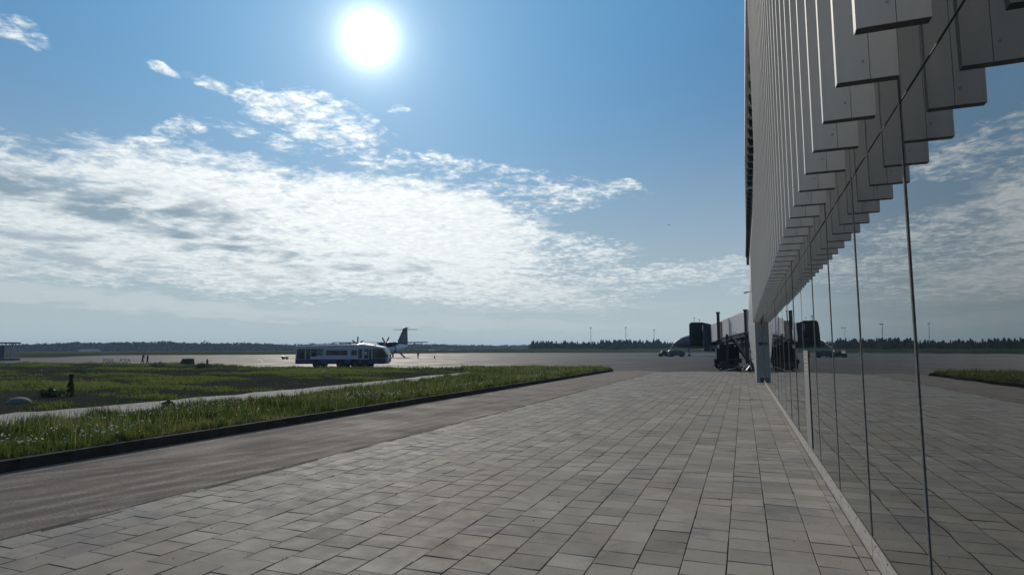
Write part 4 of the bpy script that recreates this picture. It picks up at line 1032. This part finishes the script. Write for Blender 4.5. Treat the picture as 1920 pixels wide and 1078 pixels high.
# gantry hut at the left edge
p = D(14,135); t = thing('equipment_gantry','dark steel gantry with flat roof on a low base at the left apron edge','gantry',(p.x,p.y,0),YAW)
m = MB()
for x in (-3.4,-1.2,.2,1.0,1.9):
    for y_ in (-.8,.8): m.beam((x,y_,.4),(x,y_,3.7),.14)
m.beam((-3.4,-.8,1.4),(-1.2,-.8,3.0),.08).beam((.2,-.8,1.3),(1.9,-.8,2.8),.08); m.build('frame', M_steel, t)
MB().box(-3.6,2.1,-1,1,3.7,4.0).build('roof', M_dark, t); MB().box(-3.6,2.2,-1,1,0,.4).build('base', M_dark, t)
MB().box(-3.3,-1.3,-.7,.7,.45,3.2).build('cabinet', M_navy, t)
# pale boulder
p = G(35,757,VZ); m = MB(); rings = []
for k_, (z, r_) in enumerate(((-.05,1.0),(.12,.95),(.22,.75),(.29,.45),(.32,.15))):
    rings.append([(.50*r_*math.cos(2*math.pi*i/16)*random.uniform(.94,1.06), .4*r_*math.sin(2*math.pi*i/16)*random.uniform(.94,1.06), z*.85) for i in range(16)])
o = m.loft(rings).build('boulder', mat('pale_stone',(.13,.135,.115),.9,0,.4,6,bump=.5), smooth=True, loc=(p.x,p.y,VZ)); tag(o,'pale rounded boulder half sunk in the weeds at the left of the meadow','boulder')
def litter(px, py, label, sz=.16):
    p = G(px,py,VZ+.05); m = MB(); rings = []
    for z, r_ in ((0,1),(.5,.9),(.9,.4)): rings.append([(sz*r_*math.cos(2*math.pi*i/9)*random.uniform(.7,1.2), sz*.7*r_*math.sin(2*math.pi*i/9)*random.uniform(.7,1.2), z*sz*.55) for i in range(9)])
    o = m.loft(rings).build('stone', M_flower if 0 else mat('white_stone',(.5,.5,.48),.9), loc=(p.x,p.y,VZ+.06)); tag(o,label,'stone')
litter(607,697,'small white stone on the grass just below the bus',.28); litter(560,702,'tiny white stone on dark soil below the rear of the bus',.14); litter(672,700.5,'flat white stone on the grass below the front of the bus',.16); litter(405,727,'white stone on the grey soil above the sandy track',.16)

# weeds and bushes
def bush(px, py, w_, h_, label, n=420, name='bush', tall=False, depth=None):
    p = G(px,py,VZ); t = thing(name, label, 'plant' if tall else 'bush', (p.x,p.y,VZ-.02))
    if tall:
        C = []
        for i in range(n):
            z = random.random()**.8*h_; r_ = w_*.5*(1-.75*z/h_); a = random.random()*6.28; C.append((r_*random.random()*math.cos(a), r_*random.random()*math.sin(a), z))
        C = np.array(C)
    else:
        d_ = rng.normal(size=(n,3)); d_ /= np.linalg.norm(d_,axis=1)[:,None]; rr = rng.uniform(.55,1.0,n)[:,None]
        lump = 1+.25*np.sin(d_[:,0:1]*5+px)*np.cos(d_[:,1:2]*4)
        C = d_*rr*lump*np.array([[w_/2,w_*.35,h_*.55]])+np.array([[0,0,h_*.5]]); C[:,2] = np.abs(C[:,2])
    V,F,T_ = leaves(C, rng.uniform(.07,.16,len(C)), rng.random(len(C)))
    np_mesh('foliage', V, F, M_leaf, T_, parent=t)
    m = MB()
    for i in range(5): m.cyl((0,0,0),(random.gauss(0,w_*.12),random.gauss(0,w_*.1),h_*.75),.02,.008,n=5)
    m.build('stem', M_bark, t)
bush(296,690,2.0,.75,'low dark green bush left of the concrete block'); bush(378,691,1.8,.7,'low dark bush right beside the concrete block')
bush(388,690,.7,1.05,'slim upright weed behind the bush by the concrete block',160,'tall_weed',True)
bush(131,745,.45,1.1,'tall dark spire of weed rising from the meadow left of the centre',170,'tall_weed',True)
bush(95,745,1.1,.4,'leafy weed clump right of the pale boulder',260,'weed_clump'); bush(316,767,.45,.3,'small dark weed clump at the lower edge of the sandy track',120,'weed_clump')
bush(150,700,1.6,.35,'dark low weed patch in the far meadow beyond the tall spire',200,'weed_clump')
for i, (px,py) in enumerate([(62,782),(118,775),(171,770),(222,772),(258,757),(276,762),(305,755)]): pass

# ------------------------------------------------------------------ trees
def crown_pts(n, rx, rz, cz):
    d_ = rng.normal(size=(n,3)); d_ /= np.linalg.norm(d_,axis=1)[:,None]
    lump = 1+.3*np.sin(d_[:,0]*4+rng.random()*6)*np.cos(d_[:,2]*5+rng.random()*6)
    return d_*(rng.uniform(.5,1,n)*lump)[:,None]*np.array([[rx,rx,rz]])+np.array([[0,0,cz]])
def far_woods():
    Cs, Ss, Ts = [], [], []
    L = [(-500,642,760),(0,646,760),(60,645,780),(110,641.5,800),(200,642,820),(300,640,850),(400,641.5,850),(480,643,900),(540,646,950),(620,643,1000),(700,645,1050),(800,644,1100),(860,646,1200),(930,646.5,1300),(1000,645.5,1400),(1250,645,1200),(1450,644,1200)]
    for layer in range(2):
        px = -500.0
        while px < 1450:
            i = max(k_ for k_ in range(len(L)-1) if L[k_][0] <= px); f = (px-L[i][0])/(L[i+1][0]-L[i][0])
            top = L[i][1]+(L[i+1][1]-L[i][1])*f; dep = (L[i][2]+(L[i+1][2]-L[i][2])*f)*(1+.06*layer)
            h_ = CAM_H+(655-top)*dep/FPX; h_ *= random.uniform(.84,1.06); r_ = random.uniform(4.5,8.5)
            q = D(px,dep); C = crown_pts(80, r_, h_*.36, h_*.63)+np.array([[q.x,q.y,0]])
            low = np.column_stack([rng.normal(q.x,r_*.7,60), rng.normal(q.y,r_*.7,60), rng.uniform(0,h_*.55,60)])
            C = np.concatenate([C,low]); Cs.append(C); Ss.append(rng.uniform(1.8,3.8,len(C))); Ts.append(np.clip(rng.normal(.5,.2)+rng.normal(0,.2,len(C)),0,1))
            px += r_*1.05*FPX/dep
    px = 996.0
    while px < 1330:                                    # the wood behind the front row of conifers
        h_ = (CAM_H+(655-641)*640/FPX)*random.uniform(.8,1.0); q = D(px,640+random.uniform(0,25))
        C = crown_pts(70, 3.2, h_*.45, h_*.5)+np.array([[q.x,q.y,0]]); Cs.append(C); Ss.append(rng.uniform(1.2,2.4,len(C))); Ts.append(np.clip(rng.normal(.3,.2,len(C)),0,1)); px += 4.5
    V,F,T_ = leaves(np.concatenate(Cs), np.concatenate(Ss), np.concatenate(Ts))
    np_mesh('distant_forest', V, F, M_wood_far, T_, kind='stuff', label='hazy dark line of distant woodland along the horizon')
far_woods()
def conifer(h_, rw, seed):
    rg = np.random.default_rng(seed); t = thing('conifer','dark conifer standing in the tree row behind the apron, right of centre','tree',group='conifers in the row behind the apron')
    n = 760; z = rg.random(n)**.9*h_*.92+h_*.08; tier = .72+.28*np.abs(np.sin(z/h_*22)); r_ = rw*(1-(z/h_))**.8*tier*np.sqrt(rg.random(n)*.7+.3)
    a = rg.random(n)*6.283; C = np.column_stack([r_*np.cos(a), r_*np.sin(a), z-r_*.18])
    V,F,T_ = leaves(C, rg.uniform(.6,1.15,n), rg.random(n), rg); np_mesh('crown', V, F, M_conifer, T_, parent=t)
    MB().cyl((0,0,0),(0,0,h_*.97),.2,.03,n=7).build('trunk', M_bark, t); return t
protos = [conifer(11,3.4,1), conifer(12,2.7,2), conifer(10,3.8,3)]
px = 998.0; i = 0
tops = [(990,638),(1040,640),(1060,638.5),(1110,641),(1130,637.5),(1180,637),(1215,637.5),(1235,636),(1250,641),(1300,642)]
while px < 1300:
    src = protos[i%3]; o = src if i < 3 else copy_tree(src)
    k_ = max(j for j in range(len(tops)-1) if tops[j][0] <= px); f = (px-tops[k_][0])/(tops[k_+1][0]-tops[k_][0]); top = tops[k_][1]+(tops[k_+1][1]-tops[k_][1])*f
    dep = random.uniform(545,600); q = D(px,dep,-.03); hh = (CAM_H+(655-top)*dep/FPX)*random.choice((1.0,.88,.94,1.03,.82)); o.location = q; s = hh/(11,12,10)[i%3]; o.scale = (s*random.uniform(.85,1.2),s*random.uniform(.85,1.2),s); o.rotation_euler = (0,0,random.random()*6)
    px += random.uniform(2.2,4.2); i += 1
# masts
for px, top, lb in ((1108,615,'thin lighting mast above the conifers, leftmost of three'),(1174,614.5,'thin lighting mast with small head, middle of three'),(1227,619,'thin lattice mast at the right end of the conifer row')):
    q = D(px,620); t = thing('lighting_mast', lb, 'mast', (q.x,q.y,-.03)); h_ = CAM_H+(655-top)*620/FPX
    MB().cyl((0,0,0),(0,0,h_),.32,.2,n=8).build('pole', M_steel, t); MB().box(-.9,.9,-.25,.25,h_,h_+.8).build('lamp_head', M_steel, t)
for px, dep, L_, h_, lb in ((168,700,22,1.2,'long low pale-roofed shed in front of the forest at left'),(827,640,26,.8,'long low pale shed on the far field right of the turboprop tail'),(885,640,22,.8,'second low pale shed on the far field, further right')):
    q = D(px,dep); t = thing('long_shed', lb, 'shed', (q.x,q.y,-.03), YAW); MB().box(-L_/2,L_/2,-3,3,0,h_+.6).build('wall', M_steel, t)
    MB().prism([(-3.4,h_+.6),(3.4,h_+.6),(0,h_+1.5)],'x',-L_/2-.4,L_/2+.4).build('roof', mat('shed_roof',(.16,.18,.20),.9,0,.1,1,spec=.05), t)
# lone bird
d = ray(1254,422).normalized()*125; t = thing('bird','tiny dark bird flying in the open sky left of the terminal','bird',(d.x,d.y,CAM_H+d.z),YAW)
MB().loft([ell_ring(x,0,0,r_,r_,8) for x,r_ in ((-.2,.01),(-.08,.05),(.08,.05),(.18,.01))]).build('body', M_dark, t, smooth=True)
for s in (-1,1): MB().add([(.06,0,.02),(-.08,0,.02),(-.1,s*.32,.06),(.02,s*.28,.1)],[(0,1,2,3)]).build('wing', M_dark, t)

# ------------------------------------------------------------------ the air
hz = MB().box(-4100,4100,-4100,4100,-1.2,45).build('haze', None); hz['kind'] = 'stuff'
hm = bpy.data.materials.new('haze_air'); hm.use_nodes = True; hm.node_tree.nodes.clear()
hv = hm.node_tree.nodes.new('ShaderNodeVolumePrincipled'); hv.inputs['Color'].default_value = (.55,.78,1,1); hv.inputs['Density'].default_value = .00016; hv.inputs['Anisotropy'].default_value = .2
ho = hm.node_tree.nodes.new('ShaderNodeOutputMaterial'); hm.node_tree.links.new(hv.outputs[0], ho.inputs['Volume']); hz.data.materials.append(hm)
